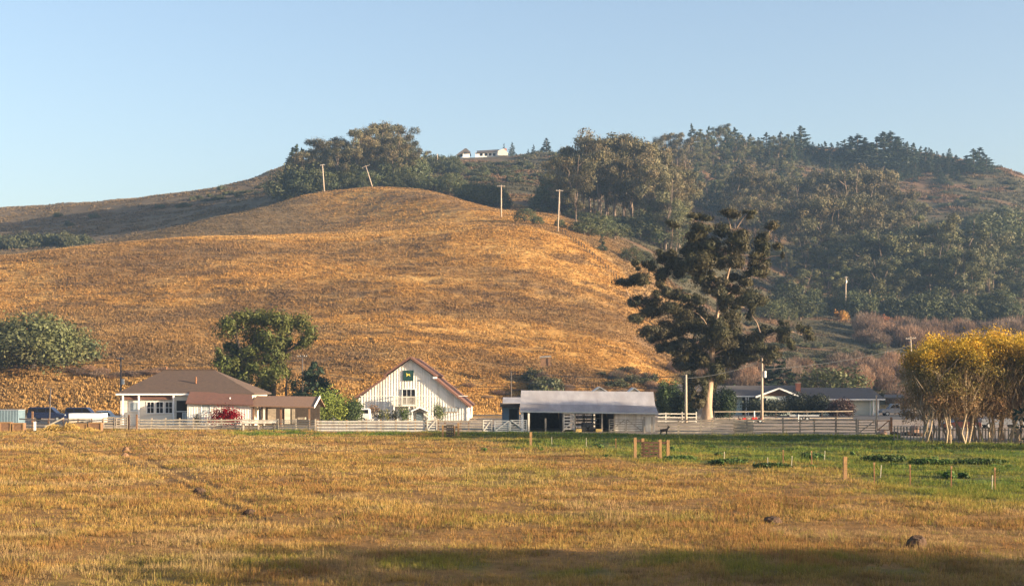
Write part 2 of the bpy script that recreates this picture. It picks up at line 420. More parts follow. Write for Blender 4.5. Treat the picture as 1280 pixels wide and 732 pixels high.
M['hill'] = groundmat('hill_grassland', 0.25, 1.4, 0.28, 0.5, 0.8)
M['field'] = groundmat('pasture_soil', 0.8, 6.0, 0.25, 0.06, 6.0)
hp = np.concatenate([np.arange(-880, -60, 24), np.arange(-60, 1340, 4.5), np.arange(1345, 1990, 24)])
hd = np.concatenate([np.arange(232, 420, 1.6), np.arange(420, 640, 2.6), np.arange(640, 985, 5)])
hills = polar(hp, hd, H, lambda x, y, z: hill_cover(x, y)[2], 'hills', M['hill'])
tag(hills, kind='structure')

FENCE_D = ([-400, 0, 380, 400, 640, 760, 820, 1120, 1135, 1280, 1700], [166, 166, 161, 152, 151.5, 147.5, 144.5, 143.5, 126, 122, 120])
PATHS = [[(150, 563), (180, 573), (214, 588), (244, 600), (272, 610), (300, 623), (334, 636)], [(52, 536), (84, 544), (116, 552), (142, 562)], [(36, 536), (70, 552), (88, 560), (105, 569), (122, 576)], [(128, 566), (150, 572), (170, 584), (190, 591), (215, 600), (245, 613), (262, 625), (285, 632), (312, 644), (345, 654)]]
PATHW = [np.array([((a - CX) * (CAMH * F / (b - HY)) / F, CAMH * F / (b - HY)) for a, b in p]) for p in PATHS]
def path_dist(x, y):
    best = np.full(len(x), 1e9)
    for p in PATHW:
        for a, b in zip(p[:-1], p[1:]):
            ab = b - a; t = np.clip(((x - a[0]) * ab[0] + (y - a[1]) * ab[1]) / (ab @ ab), 0, 1)
            best = np.minimum(best, np.hypot(x - a[0] - t * ab[0], y - a[1] - t * ab[1]))
    return best + (fbm(x / 1.5, y / 3, 5, 2) - 0.45) * 0.8
def green_amt(x, y):
    """how green the pasture is at a point"""
    yy = np.maximum(y, 5.0); px = CX + F * x / yy; py = HY + CAMH * F / yy
    lim = np.interp(px, [380, 520, 545, 620, 700, 850, 1000, 1130, 1280], [530, 536, 545, 556, 568, 578, 592, 612, 632])
    n1 = fbm(x / 9, y / 9, 61, 4) - 0.5; n2 = fbm(x / 2.2, y / 3.5, 63, 3) - 0.5
    g = (1 - sst(-14, 10, py - lim + n1 * 40 + n2 * 14)) * (0.76 + 0.24 * sst(-0.10, 0.10, fbm(x / 6, y / 3, 67, 4) - 0.5 - sst(-30, 0, py - lim) * 0.06))
    g = np.maximum(g, (1 - sst(2.0, 5.5, np.abs(py - 541))) * sst(270, 310, px) * (1 - sst(500, 530, px)) * sst(-0.12, 0.05, n2 + 0.05))
    g = np.maximum(g, sst(0.10, 0.24, n1) * 0.25)                  # scattered fresh patches
    g = np.maximum(g, sst(0.02, 0.16, n2 + 0.05) * (1 - sst(4, 22, np.abs(py - 706 - (px - 640) * 0.0))) * sst(60, 300, px) * 0.55)
    return np.clip(g, 0, 1)
def field_z(x, y):
    px = CX + F * x / np.maximum(y, 20.0); fd = np.interp(px, *FENCE_D)
    k = 1 - sst(-4, -0.5, y - fd)
    z = k * ((fbm(x / 6, y / 6, 71, 3) - 0.5) * 0.20 + (fbm(x / 1.3, y / 1.3, 73, 2) - 0.5) * 0.10)
    return z - k * 0.06 * (1 - sst(0.05, 0.5, path_dist(x, y)))
DRY_S, GRN_S, DIRT, SOIL = (np.array(c) for c in ((0.23, 0.125, 0.042), (0.07, 0.10, 0.022), (0.30, 0.24, 0.19), (0.06, 0.04, 0.022)))
def field_col(x, y, z):
    px = CX + F * x / np.maximum(y, 20.0); fd = np.interp(px, *FENCE_D)
    g = green_amt(x, y)[:, None]; c = DRY_S * (1 - g) + GRN_S * g
    k = (1 - sst(0.1, 0.5, path_dist(x, y)))[:, None] * 0.8; c = c * (1 - k * 0.45) + SOIL * k * 0.45
    dirt = sst(-1.5, 0.5, y - fd + (fbm(x / 3, y / 3, 81, 3) - 0.5) * 2)[:, None]
    bank = sst(212, 226, y + (fbm(x / 12, y / 8, 83, 3) - 0.5) * 16)[:, None] * (px < 640)[:, None]
    d = DIRT * (1 - bank) + GOLD * 0.9 * bank
    lawn = (sst(0.4, 0.6, fbm(x / 14, y / 10, 85, 3)) * 0.6)[:, None]
    d = d * (1 - lawn * 0.5) + np.array((0.22, 0.17, 0.09)) * lawn * 0.5
    return c * (1 - dirt) + d * dirt
fp = np.concatenate([np.arange(-3000, -60, 120), np.arange(-60, 1345, 4), np.arange(1350, 4400, 120)])
fdp = np.concatenate([np.arange(4, 30, 2), np.arange(30, 60, 0.35), np.arange(60, 180, 0.8), np.arange(180, 320, 5)])
field = polar(fp, fdp, field_z, field_col, 'field', M['field'])
tag(field, kind='structure')
g = MB(); g.add([(-1000, -110, -0.4), (1000, -110, -0.4), (1000, 990, -0.4), (-1000, 990, -0.4)], [(0, 1, 2, 3)])
tag(g.build('ground', M['gravel']), kind='structure')
r = MB(); r.add([(-140, 231.5, 0.02), (30, 231.5, 0.02), (30, 237.5, 0.02), (-140, 237.5, 0.02)], [(0, 1, 2, 3)])
tag(r.build('road', M['asphalt']), kind='structure')
r = MB(); r.add([(36, 206, 0.012), (75, 206, 0.012), (75, 231, 0.012), (44, 231, 0.012)], [(0, 1, 2, 3)])
tag(r.build('driveway', M['asphalt']), kind='structure')

# ---------------------------------------------------------------- vegetation builders
def unit(v): return v / (np.linalg.norm(v, axis=1, keepdims=True) + 1e-9)

def cards(rng, c, n, L, W, droop, col):
    """one diamond leaf per centre; n = facing, L/W sizes, droop pulls the long axis down"""
    k = len(c); n = unit(n)
    a = rng.normal(size=(k, 3)); a[:, 2] -= droop
    a = unit(a - n * (a * n).sum(1, keepdims=True)); b = np.cross(n, a)
    L, W = np.asarray(L).reshape(-1, 1) / 2, np.asarray(W).reshape(-1, 1) / 2
    v = np.stack([c - a * L, c + b * W, c + a * L, c - b * W], 1).reshape(-1, 3)
    return v, np.arange(4 * k).reshape(k, 4), np.repeat(col, 4, 0)

def foliage(rng, clumps, col, size=0.6, aspect=0.5, droop=0.3, shell=0.5, var=0.3, rough=0.35, tilt=0.9):
    """clumps: rows of (x,y,z, rx,ry,rz, n) -> leaf arrays; col a colour or f(points)->colours"""
    V, Nn, Cc = [], [], []
    for cl in clumps:
        k = int(cl[6]); d = unit(rng.normal(size=(k, 3)))
        ph = rng.uniform(0, 9, 3)
        lump = 1 + rough * np.sin(d[:, 0] * 5 + ph[0]) * np.sin(d[:, 1] * 5 + ph[1]) * 0.7 + rough * (rng.random(k) - 0.5)
        rr = (shell + (1 - shell) * rng.random(k)) ** 0.7 * lump
        p = np.array(cl[:3]) + d * rr[:, None] * np.array(cl[3:6])
        V.append(p); Nn.append(d + tilt * rng.normal(size=(k, 3)))
        t = rng.uniform(1 - var * 0.5, 1 + var * 0.5) * np.array([1 + rng.uniform(-.08, .12), 1, 1 + rng.uniform(-.15, .1)])
        Cc.append(np.tile(t, (k, 1)))
    c = np.concatenate(V); n = np.concatenate(Nn); t = np.concatenate(Cc)
    k = len(c); base = col(c) if callable(col) else np.tile(np.array(col), (k, 1))
    cc = base * t * rng.uniform(1 - var, 1 + var, (k, 1))
    s = rng.uniform(0.65, 1.3, k) * size
    return cards(rng, c, n, s, s * aspect, droop, cc)

def curve_pts(a, b, sag, n=5, rng=None, wob=0.0):
    a, b = np.array(a, float), np.array(b, float); L = np.linalg.norm(b - a); out = []
    for i in range(n + 1):
        t = i / n; p = a + (b - a) * t; p[2] -= sag * L * math.sin(math.pi * t)
        if rng is not None and 0 < i < n: p += rng.normal(size=3) * wob * L
        out.append(tuple(p))
    return out

def euc_proto(seed, h=28.0, name='eucalyptus_tree', leafc=(0.100, 0.088, 0.044), n_leaf=5200, size=0.75, spread=0.30, open_=0.5):
    rng = np.random.default_rng(seed)
    t = thing(name, None, 'tree')
    tr = MB(); r0 = h * 0.016
    k = rng.integers(2, 4); heads = []
    fork = h * rng.uniform(0.16, 0.3)
    tr.tube([(0, 0, -1.5), (0, 0, 0.5), (0.1, 0, fork)], [r0 * 1.3, r0 * 1.1, r0 * 0.9], 7)
    for i in range(k):
        a = rng.uniform(0, 6.28) if i else 0; s = h * spread * rng.uniform(0.15, 0.6)
        top = (math.cos(a) * s, math.sin(a) * s, h * rng.uniform(0.82, 0.96))
        pts = curve_pts((0.1, 0, fork), top, 0, 6, rng, 0.02)
        tr.tube(pts, list(np.linspace(r0 * 0.75, 0.06, 7)), 6); heads.append(np.array(pts))
    cl = []
    for hd_ in heads:
        m = int(20 / k)
        for j in range(m):
            u = rng.uniform(0.12, 1.0) ** 0.8
            q = hd_[min(int(u * 6), 6)]; a = rng.uniform(0, 6.28)
            reach = h * spread * (0.25 + 0.8 * math.sin(math.pi * min(0.12 + u * 0.82, 1)) ** 0.8) * rng.uniform(0.35, 1.0)
            c = q + np.array([math.cos(a) * reach, math.sin(a) * reach, rng.uniform(0, 0.06) * h])
            rad = h * rng.uniform(0.055, 0.11)
            cl.append((*c, rad * 1.2, rad * 1.2, rad * rng.uniform(0.6, 0.95), n_leaf / (m * k)))
            if rng.random() < 0.7: tr.tube(curve_pts(q - np.array([0, 0, h * 0.05]), c, -0.06, 3, rng, 0.03), [r0 * 0.25, r0 * 0.18, r0 * 0.1, 0.04], 5)
    tr.build('trunk', M['bark_far'], t, smooth=True)
    v, f, c = foliage(rng, cl, leafc, size, 0.46, 0.9, 0.45, 0.4, 0.4, 0.45)
    np_mesh('crown', v, f, M['leaf'], c, parent=t)
    return t, h

def conifer_proto(seed, h=14.0, width=0.24, leafc=(0.03, 0.045, 0.026), tiers=12, size=0.8, name='pine_tree', flat=0.3, n=30):
    rng = np.random.default_rng(seed)
    t = thing(name, None, 'tree')
    tr = MB(); tr.tube([(0, 0, -1.5), (0, 0, h * 0.5), (rng.normal() * .1, 0, h * 0.97)], [h * 0.02, h * 0.013, 0.05], 6)
    cl = []
    for i in range(tiers):
        u = i / (tiers - 1); z = h * (0.1 + 0.86 * u)
        R = h * width * (1 - u) ** 0.75 * rng.uniform(0.7, 1.15) + 0.25
        nb = max(3, int(8 * (1 - u) + 3))
        for j in range(nb):
            a = rng.uniform(0, 6.28); q = R * rng.uniform(0.45, 1.0)
            c = (math.cos(a) * q, math.sin(a) * q, z + rng.normal() * h * 0.02 - q * 0.1 + 0.12 * q)
            w = max(0.4, R * 0.42)
            cl.append((*c, w, w, w * (flat + 0.25), n))
            if u < 0.85 and rng.random() < 0.5: tr.tube([(0, 0, z - q * .2), c], [0.07, 0.02], 4)
    cl.append((0, 0, h, 0.2, 0.2, 0.5, 10))
    tr.build('trunk', M['bark_dark'], t)
    v, f, c = foliage(rng, cl, leafc, size, 0.35, -0.3, 0.15, 0.35, 0.5, 0.6)
    np_mesh('crown', v, f, M['leaf'], c, parent=t)
    return t, h

def round_proto(seed, h=9.0, wide=0.62, leafc=(0.068, 0.078, 0.034), n_leaf=3200, size=0.55, name='oak_tree', low=0.0, trunk='bark_dark', asp=0.55, nb=26):
    """broad crown reaching nearly to the ground"""
    rng = np.random.default_rng(seed)
    t = thing(name, None, 'tree')
    R = h * wide; cl = []; tr = MB()
    tr.tube([(0, 0, -1), (0.05, 0, h * .18), (0, 0.1, h * .45)], [h * .045, h * .035, h * .02], 7)
    for j in range(nb):
        a = j * 2.4 + rng.uniform(-.3, .3); u = (j + 0.5) / nb
        e = math.asin(min(1, low + (1 - low) * u)); q = rng.uniform(0.55, 0.95)
        c = np.array([math.cos(a) * math.cos(e) * R * q, math.sin(a) * math.cos(e) * R * q, h * 0.16 + math.sin(e) * h * 0.7 * rng.uniform(0.75, 1.06)])
        rad = R * rng.uniform(0.22, 0.36)
        cl.append((*c, rad, rad, rad * 0.8, n_leaf / nb))
        if j % 2 == 0: tr.tube([(0, 0, h * .2), tuple(c * 0.9)], [h * .02, 0.04], 5)
    tr.build('trunk', M[trunk], t)
    v, f, c = foliage(rng, cl, leafc, size, asp, 0.2, 0.5, 0.4, 0.4, 0.5)
    np_mesh('crown', v, f, M['leaf'], c, parent=t)
    return t, h

def shrub_mesh(seed, rx, ry, rz, leafc, n=900, size=0.22, name='shrub', nb=9, asp=0.5, m='leaf', base=(0, 0, 0), flat=1.0):
    """low leafy shrub: one mesh, base at ground level"""
    rng = np.random.default_rng(seed); cl = []
    for j in range(nb):
        a = rng.uniform(0, 6.28); q = math.sqrt(rng.random()) * 0.7
        hz = rng.uniform(0.35, 0.72) * (1 - 0.45 * q * flat)
        cl.append((math.cos(a) * q * rx, math.sin(a) * q * ry, rz * hz, rx * 0.42, ry * 0.42, rz * min(hz, 0.38), n / nb))
    v, f, c = foliage(rng, cl, leafc, size, asp, 0.1, 0.4, 0.4, 0.4)
    v[:, 2] = np.maximum(v[:, 2], -0.1)
    return np_mesh(name, v + np.array(base), f, M[m], c, base=base)

def bare_mesh(seed, rx, rz, col, n=900, name='bare_shrub', tw=0.05, L=1.2):
    """leafless thicket: thin rising twigs fanning from the base"""
    rng = np.random.default_rng(seed)
    a = rng.uniform(0, 6.28, n); q = np.sqrt(rng.random(n)); u = rng.random(n) ** 0.7
    hmax = rz * (1 - 0.45 * q ** 2) * (0.85 + 0.3 * fbm(np.cos(a) * q * 4 + 9, np.sin(a) * q * 4 + 9, seed, 2))
    c = np.stack([np.cos(a) * q * rx * (0.6 + 0.4 * u), np.sin(a) * q * rx * (0.6 + 0.4 * u), hmax * u * 0.92], 1)
    ax = unit(np.stack([np.cos(a) * q * 0.7, np.sin(a) * q * 0.7, np.ones(n)], 1) + 0.35 * rng.normal(size=(n, 3)))
    b = unit(np.cross(ax, rng.normal(size=(n, 3)))); Ls = L * rng.uniform(.5, 1.2, (n, 1)) / 2; W = tw * rng.uniform(.6, 1.5, (n, 1))
    v = np.stack([c - ax * Ls, c + b * W, c + ax * Ls, c - b * W], 1).reshape(-1, 3)
    cc = np.array(col) * rng.uniform(0.6, 1.4, (n, 1))
    return np_mesh(name, v, np.arange(4 * n).reshape(n, 4), M['leaf_dry'], np.repeat(cc, 4, 0))

RNG = random.Random(11)
class Kit:
    """a few variants of a tree, copied where wanted; the first placement of each uses the variant itself"""
    def __init__(s, protos): s.p = protos; s.used = [False] * len(protos); s.ch = [kids(t) for t, _ in protos]; s.i = 0
    def put(s, px, d, top=None, height=None, label=None, group=None, which=None, wide=1.0, name=None, sink=0.3, xy=None):
        i = which if which is not None else s.i % len(s.p); s.i += 1
        proto, h0 = s.p[i]
        if s.used[i]: o = copy_tree(proto, s.ch[i])
        else: o = proto; s.used[i] = True
        x, y = xy or (PX(px, d), d)
        z = max(H(x, y), 0.0) - sink
        if height is None: height = PZ(top, y) - z
        k = max(height, 0.8) / h0
        o.location = (x, y, z); o.scale = (k * wide, k * wide, k)
        o.rotation_euler = (0, 0, RNG.uniform(0, 6.28))
        if label: o['label'] = label
        if group: o['group'] = group
        elif 'group' in o: del o['group']
        return o

class MeshKit:
    def __init__(s, protos): s.p = protos; s.used = [False] * len(protos); s.i = 0
    def put(s, px, d, w, h, label, cat, group=None, name=None, xy=None, sink=0.15):
        """w, h: half width and height in metres; variants are unit sized"""
        i = s.i % len(s.p); s.i += 1; o = s.p[i]
        if s.used[i]: o = o.copy(); COL.objects.link(o)
        else: s.used[i] = True
        x, y = xy or (PX(px, d), d)
        o.location = (x, y, max(H(x, y), 0) - sink); o.scale = (w, w * RNG.uniform(.8, 1.1), h)
        o.rotation_euler = (0, 0, RNG.uniform(0, 6.28))
        if group is None and 'group' in o: del o['group']
        return tag(o, label, cat, group)

# ---------------------------------------------------------------- groves and brush on the hills
EUC = Kit([euc_proto(100 + i, 28, spread=(0.26, 0.3, 0.34, 0.24, 0.3, 0.28)[i]) for i in range(6)])
EUCD = Kit([euc_proto(140 + i, 24, leafc=(0.088, 0.090, 0.040), n_leaf=5200, size=0.75, spread=0.38) for i in range(4)])
PINE = Kit([conifer_proto(200 + i, 14, (0.22, 0.28, 0.19, 0.32)[i]) for i in range(4)])
OAK = Kit([round_proto(300 + i, 9, (0.6, 0.75, 0.55, 0.68)[i]) for i in range(4)])
HB = 0
SH = MeshKit([shrub_mesh(400 + i, 1, 1, 1, (0.07, 0.075, 0.036), 900, 0.2, 'hill_shrub') for i in range(4)])
BARE = MeshKit([bare_mesh(420 + i, 1, 1, ((0.19, 0.125, 0.09), (0.22, 0.135, 0.085), (0.16, 0.115, 0.085))[i], 1500, 'bare_shrub', 0.012, 0.32) for i in range(3)])

def prof(pts, x): return float(np.interp(x, [p[0] for p in pts], [p[1] for p in pts]))
def R(a, b): return RNG.uniform(a, b)

# hilltop grove behind the knoll
gA = [(355, 212), (362, 195), (372, 184), (385, 190), (395, 170), (412, 166), (420, 178), (430, 166), (445, 157), (462, 154), (478, 149), (494, 147), (503, 154), (512, 176), (518, 195)]
for i in range(30):
    px = 372 + i * 4.75 + R(-3, 3)
    d = 545 + (i * 37 % 5) * 14 + R(-4, 4)
    EUC.put(px, d, prof(gA, px) - 3 + (0 if i % 3 else R(0, 3)) + (i % 3) * R(4, 16), label='tall rounded eucalyptus packed into the hilltop grove above the golden knoll', group='eucalyptus grove on the hilltop', wide=R(.75, 1.0))
for px, top, d in ((357, 208, 600), (361, 198, 590), (366, 186, 585), (371, 182, 592), (377, 186, 580), (383, 190, 588)):
    PINE.put(px, d, top, label='dark conifer at the downhill end of the hilltop grove', group='conifers beside the hilltop grove', wide=1.3)
for i in range(14):
    px = 366 + i * 11 + R(-3, 3)
    OAK.put(px, 533 + R(0, 10), 222 + R(-8, 8) - (px - 366) * 0.02, label='low dark bush under the trunks of the hilltop grove', group='bushes under the hilltop grove', wide=1.2)
for i in range(44):
    px = 362 + (i % 22) * 7.2 + R(-3, 3); row = i // 22
    OAK.put(px, (572, 548)[row] + R(-6, 6), (prof(gA, px) + 22 + R(0, 12), 205 + R(-6, 12))[row], label='dense dark tree filling the middle of the hilltop grove', group='dense trees in the hilltop grove', wide=R(1.0, 1.3))
# dark bushes running from the grove to the hill house
gAb = [(515, 208), (530, 197), (545, 190), (560, 193), (575, 198), (590, 204), (605, 206), (620, 212), (630, 217)]
for i in range(26):
    px = 515 + (i % 13) * 9.2 + R(-3, 3); row = i // 13
    OAK.put(px, (640, 560)[row] + R(-12, 12), prof(gAb, px) + (0, 20)[row] + R(-2, 8), label='round dark bushy tree on the slope under the hill house', group='bushy trees below the hill house', wide=R(.9, 1.2))
for px, d, top in ((582, 505, 232), (592, 500, 226), (601, 498, 230), (612, 500, 224), (620, 498, 232), (574, 508, 238)):
    OAK.put(px, d, top, label='dark round tree at the far edge of the golden knoll', group='round trees edging the golden knoll', wide=1.15)
for px, d, top, la in ((533, 660, 186, 'lone small-headed tree against the sky beside the hilltop grove'), (589, 500, 244, 'small narrow pale bush at the knoll edge below dark round trees')):
    EUC.put(px, d, top, label=la, wide=.8)
# trees on the skyline right of the hill house
for px, top, la, w in ((630, 180, 'slim conifer directly behind the hill house chimney end', .9), (640, 178, 'slim dark conifer on the skyline just past the hill house', 1.0), (660, 186, 'smallest conifer on the skyline past the hill house', .9), (667, 181, 'small pointed conifer next to the broad skyline cypress', 1.0), (683, 173, 'broad spreading cypress alone on the skyline', 2.0), (700, 186, 'tiny conifer on the skyline beside the tall central grove', 1.0)):
    PINE.put(px, 780, top, label=la, wide=w)
# scrub slope under the skyline
for i in range(60):
    px = 590 + R(0, 130); d = R(600, 770 if px > 645 else 700)
    SH.put(px, d, R(2.5, 5.5), R(1.6, 3.2), 'low dark shrub scattered on the brushy slope below the hill house', 'bush', 'shrubs on the brushy slope')
# central grove
gB = [(690, 215), (700, 185), (708, 168), (718, 160), (735, 152), (750, 152), (765, 153), (780, 158), (795, 160), (812, 163), (825, 172), (840, 186), (855, 196), (864, 215)]
for i in range(32):
    px = 698 + (i % 16) * 10.2 + R(-4, 4); row = i // 16
    d = (510, 478)[row] + R(-12, 12)
    EUC.put(px, d, prof(gB, px) + (0, 24)[row] + (i % 3) * R(2, 9) + R(0, 3), label='tall eucalyptus crowded into the broad grove over the pale utility pole', group='central eucalyptus grove', wide=R(.75, 1.0))
for px, d, top, wd in ((712, 470, 258, 1.1), (724, 466, 262, 1.2), (748, 468, 264, 1.1), (757, 464, 268, 1.2), (778, 468, 266, 1.2), (790, 464, 270, 1.1), (812, 468, 268, 1.2), (826, 466, 272, 1.2), (686, 490, 226, 1.0), (694, 492, 214, 1.0), (704, 488, 232, 1.1), (680, 494, 240, 1.0), (735, 462, 262, 1.2), (765, 464, 266, 1.2), (800, 462, 262, 1.2)):
    OAK.put(px, d, top, label='dark understorey tree at the foot of the central grove', group='understorey of the central grove', wide=wd)
EUC.put(720, hit(720, 280), 228, label='slender olive tree in front of the central grove with one pale trunk', wide=.8)
for px, d, top in ((832, 462, 232), (818, 466, 250), (845, 464, 258)):
    EUCD.put(px, d, top, label='layered tree at the downhill corner of the central grove', group='trees at the corner of the central grove', wide=.9)
for px, d, top, la, w in ((656, hit(656, 278), 259, 'rounded bright bush where the dirt track meets the grove', 1.1), (672, hit(672, 281), 268, 'low dark bush next to the rounded bright bush by the grove', 1.1), (700, hit(700, 285), 272, 'small upright bush behind the pale pole on the hill', 1.0),
        (730, hit(730, 294), 270, 'clipped round bush, first of the hedge below the grove', 1.5), (748, hit(748, 296), 270, 'clipped round bush, middle of the hedge below the grove', 1.6), (768, hit(768, 299), 273, 'clipped round bush, downhill end of the hedge below the grove', 1.6), (788, hit(788, 328), 306, 'dark bush on the dry slope right below the hedge', 1.2), (806, hit(806, 333), 313, 'low wide bush on the slope behind the giant eucalyptus', 1.4)):
    OAK.put(px, d, top, label=la, wide=w)
PINE.put(752, hit(752, 314), 293, label='small lone pine on the dry grass below the grove hedge', wide=1.2)
# skyline trees behind the central grove
for px, top in ((822, 168), (832, 163), (846, 157), (856, 162), (840, 172)):
    EUC.put(px, 700, top, label='airy skyline eucalyptus rising behind the central grove', group='skyline eucalyptus behind the central grove', wide=.8)
# pines along the skyline
sk = [(866, 186, .9), (875, 183, 1), (884, 170, 1), (893, 172, .9), (902, 176, 1.1), (911, 163, 1.1), (918, 160, 1.1), (928, 170, 1.3), (938, 168, 1.1), (948, 172, 1), (958, 166, 1.1), (967, 170, 1), (976, 165, 1), (985, 169, 1), (993, 166, 1.1), (1001, 158, 1.3), (1010, 180, .8), (1016, 178, .8), (1023, 180, .9), (1031, 177, .8), (1039, 179, .9), (1047, 178, .9), (1056, 175, 1.2), (1064, 171, 1.5), (1072, 169, 1.6), (1081, 173, 1.4), (1096, 172, 1.4), (1105, 166, 1.7), (1113, 165, 1.6), (1122, 172, 1.2), (1134, 178, 1), (1142, 179, 1), (1151, 183, .9), (1157, 185, 1), (1164, 187, 1), (1171, 189, .9), (1178, 192, .9), (1185, 193, 1), (1195, 194, 1.3), (1208, 196, 1.2), (1217, 187, 1.4), (1225, 185, 1.5), (1233, 194, 1.2)]
for px, top, w in sk:
    PINE.put(px, 795 + R(-12, 12), top, label='dark pine in the row along the right-hand skyline ridge'.replace('right-hand ', ''), group='pines along the skyline ridge', wide=w * 1.7)
# blue-shaded forest on the slope below those pines
for i in range(62):
    px = 866 + (i % 16) * 8 + R(-4, 4); row = i // 16
    d = 770 - row * 42 + R(-14, 14)
    (EUCD if i % 3 else PINE).put(px, d, None, R(11, 17), 'shaded forest tree on the slope beneath the skyline pines', 'forest below the skyline pines', wide=R(.9, 1.2))
for i in range(46):
    px = R(985, 1200); d = R(690, 800) if px < 1120 else R(760, 815)
    PINE.put(px, d, None, R(5, 9), 'small dark conifer scattered below the skyline pines', 'conifers scattered under the skyline', wide=R(1.2, 1.8))
# big grove on the right slope
gC = [(915, 215), (925, 193), (938, 190), (948, 205), (965, 206), (985, 207), (1005, 212), (1020, 204), (1045, 198), (1062, 194), (1085, 194), (1100, 204), (1115, 215), (1135, 232), (1150, 250)]
for i in range(38):
    px = 918 + (i % 19) * 12.2 + R(-5, 5); row = i // 19
    d = (610, 555)[row] + R(-14, 14)
    EUC.put(px, d, prof(gC, px) + (0, 30)[row] + (i % 3) * R(2, 10), label='tall olive eucalyptus in the upper tier of the valley grove', group='upper tier of the valley grove', wide=R(.85, 1.1))
gD = [(950, 300), (985, 296), (1020, 290), (1060, 284), (1080, 278), (1100, 278), (1130, 276), (1160, 262), (1180, 255), (1210, 264), (1235, 282), (1250, 315), (1262, 345)]
for i in range(36):
    px = 955 + (i % 18) * 16.8 + R(-6, 6); row = i // 18
    d = (520, 478)[row] + R(-10, 10)
    EUCD.put(px, d, prof(gD, px) + (0, 36)[row] + (i % 3) * R(2, 10), label='broad leafy eucalyptus in the lower tier of the valley grove', group='lower tier of the valley grove', wide=R(.9, 1.15))
for i in range(34):
    px = 950 + i * 9.5 + R(-4, 4)
    OAK.put(px, 462 + R(-5, 8), 368 + R(-10, 12), label='dark low tree along the foot of the valley grove', group='low trees at the foot of the valley grove', wide=1.1)
for i in range(60):
    px = R(1110, 1330); d = R(620, 815)
    SH.put(px, d, R(2, 5), R(1.2, 3), 'low brown-green shrub on the dry ridge above the valley grove', 'bush', 'shrubs on the dry ridge')
for px, d, top in ((1252, 560, 290), (1268, 540, 272), (1248, 520, 320), (1262, 505, 350), (1275, 520, 318), (1285, 500, 345), (1240, 590, 258), (1215, 640, 268), (1256, 640, 255), (1280, 620, 300)):
    (OAK if RNG.random() < .6 else PINE).put(px, d, top, label='dark tree on the slope past the valley grove', group='trees past the valley grove', wide=1.2)
# foot of the valley: pine, bushes, thickets
PINE.put(1021, 448, 372, label='full rounded pine standing alone on the valley floor', wide=1.9, which=3)
for px, d, top, la in ((962, 420, 370, 'dark bush on the slope left of the lone valley pine'.replace('left of', 'uphill from'), ), (985, 430, 352, 'grey-green bush highest on the slope behind the lone valley pine'), (978, 425, 375, 'bush between the giant eucalyptus crown and the lone valley pine'), (1000, 435, 365, 'small bush touching the lone valley pine')):
    OAK.put(px, d, top, label=la, wide=1.2)
OAK.put(1037, 275, 449, label='dark dome-shaped tree rising behind the ranch house chimney', wide=1.35)
for px, d, top in ((968, 268, 445), (980, 266, 452), (960, 270, 456)):
    PINE.put(px, d, top, label='dark conifer standing behind the ranch house gable', group='conifers behind the ranch house gable', wide=1.6)
for i in range(70):
    px = 925 + R(0, 215); d = R(292, 345)
    BARE.put(px, d, R(2.2, 4), R(3.2, 5.4), 'leafless reddish brown willow in the thicket behind the ranch house', 'bush', 'bare willows behind the ranch house')
for i in range(60):
    px = 1075 + R(0, 250); d = R(395, 440)
    BARE.put(px, d, R(3, 5), R(4, 7), 'leafless grey brown shrub in the thicket under the valley grove', 'bush', 'bare thicket under the valley grove')
for i in range(30):
    px = 950 + R(0, 160); d = R(352, 395)
    SH.put(px, d, R(2, 3.5), R(1.2, 2.2), 'low grey-green shrub on the shaded bank above the willows', 'bush', 'shrubs on the shaded bank')
AUT = MeshKit([shrub_mesh(440 + i, 1, 1, 1, ((0.36, 0.2, 0.05), (0.3, 0.13, 0.06))[i], 700, 0.2, 'autumn_shrub', m='leaf_dry') for i in range(2)])
AUT.put(1052, 445, 2.6, 4.0, 'yellow autumn shrub between the lone pine and the valley grove', 'bush')
AUT.put(1104, 446, 4.2, 3.8, 'reddish autumn shrub at the foot of the valley grove', 'bush')
for i in range(14):
    px = 845 + R(0, 85); d = R(295, 330)
    BARE.put(px, d, R(2, 3.5), R(2, 3.6), 'bare brown shrub on the valley floor behind the giant eucalyptus', 'bush', 'bare shrubs behind the giant eucalyptus')
for i in range(26):
    px = 850 + R(0, 110); d = R(335, 470)
    SH.put(px, d, R(1.5, 3), R(1, 2.2), 'small shrub on the ravine slope behind the giant eucalyptus', 'bush', 'shrubs in the ravine')
# far left valley
for i in range(34):
    px = R(-20, 108); d = hit(px, R(300, 312), 430)
    SH.put(px, d, R(3, 5.5), R(3, 5.5), 'grey-green bush filling the far hollow behind the golden shoulder', 'bush', 'bushes in the far hollow')
for px, py, d, la in ((72, 270, 900, 'tiny dark bush on the orange far slope'), (118, 271, 880, 'tiny dark bush alone on the far grey slope'), (88, 281, 760, 'small round bush just above the far hollow'), (200, 259, 840, 'dark speck of a bush on the far ridge slope'), (277, 236, 900, 'small round bush on the far ridge line')):
    SH.put(px, hit(px, py + 2), 2.6, 2.8, la, 'bush')
for i in range(26):
    px = 225 + i * 5.3; 
    SH.put(px, hit(px, 258 - i * 1.05 + R(-5, 5), 500), R(1.6, 3), R(1.2, 2.4), 'low dark shrub in the band crossing the shaded far slope', 'bush', 'shrubs crossing the shaded far slope')
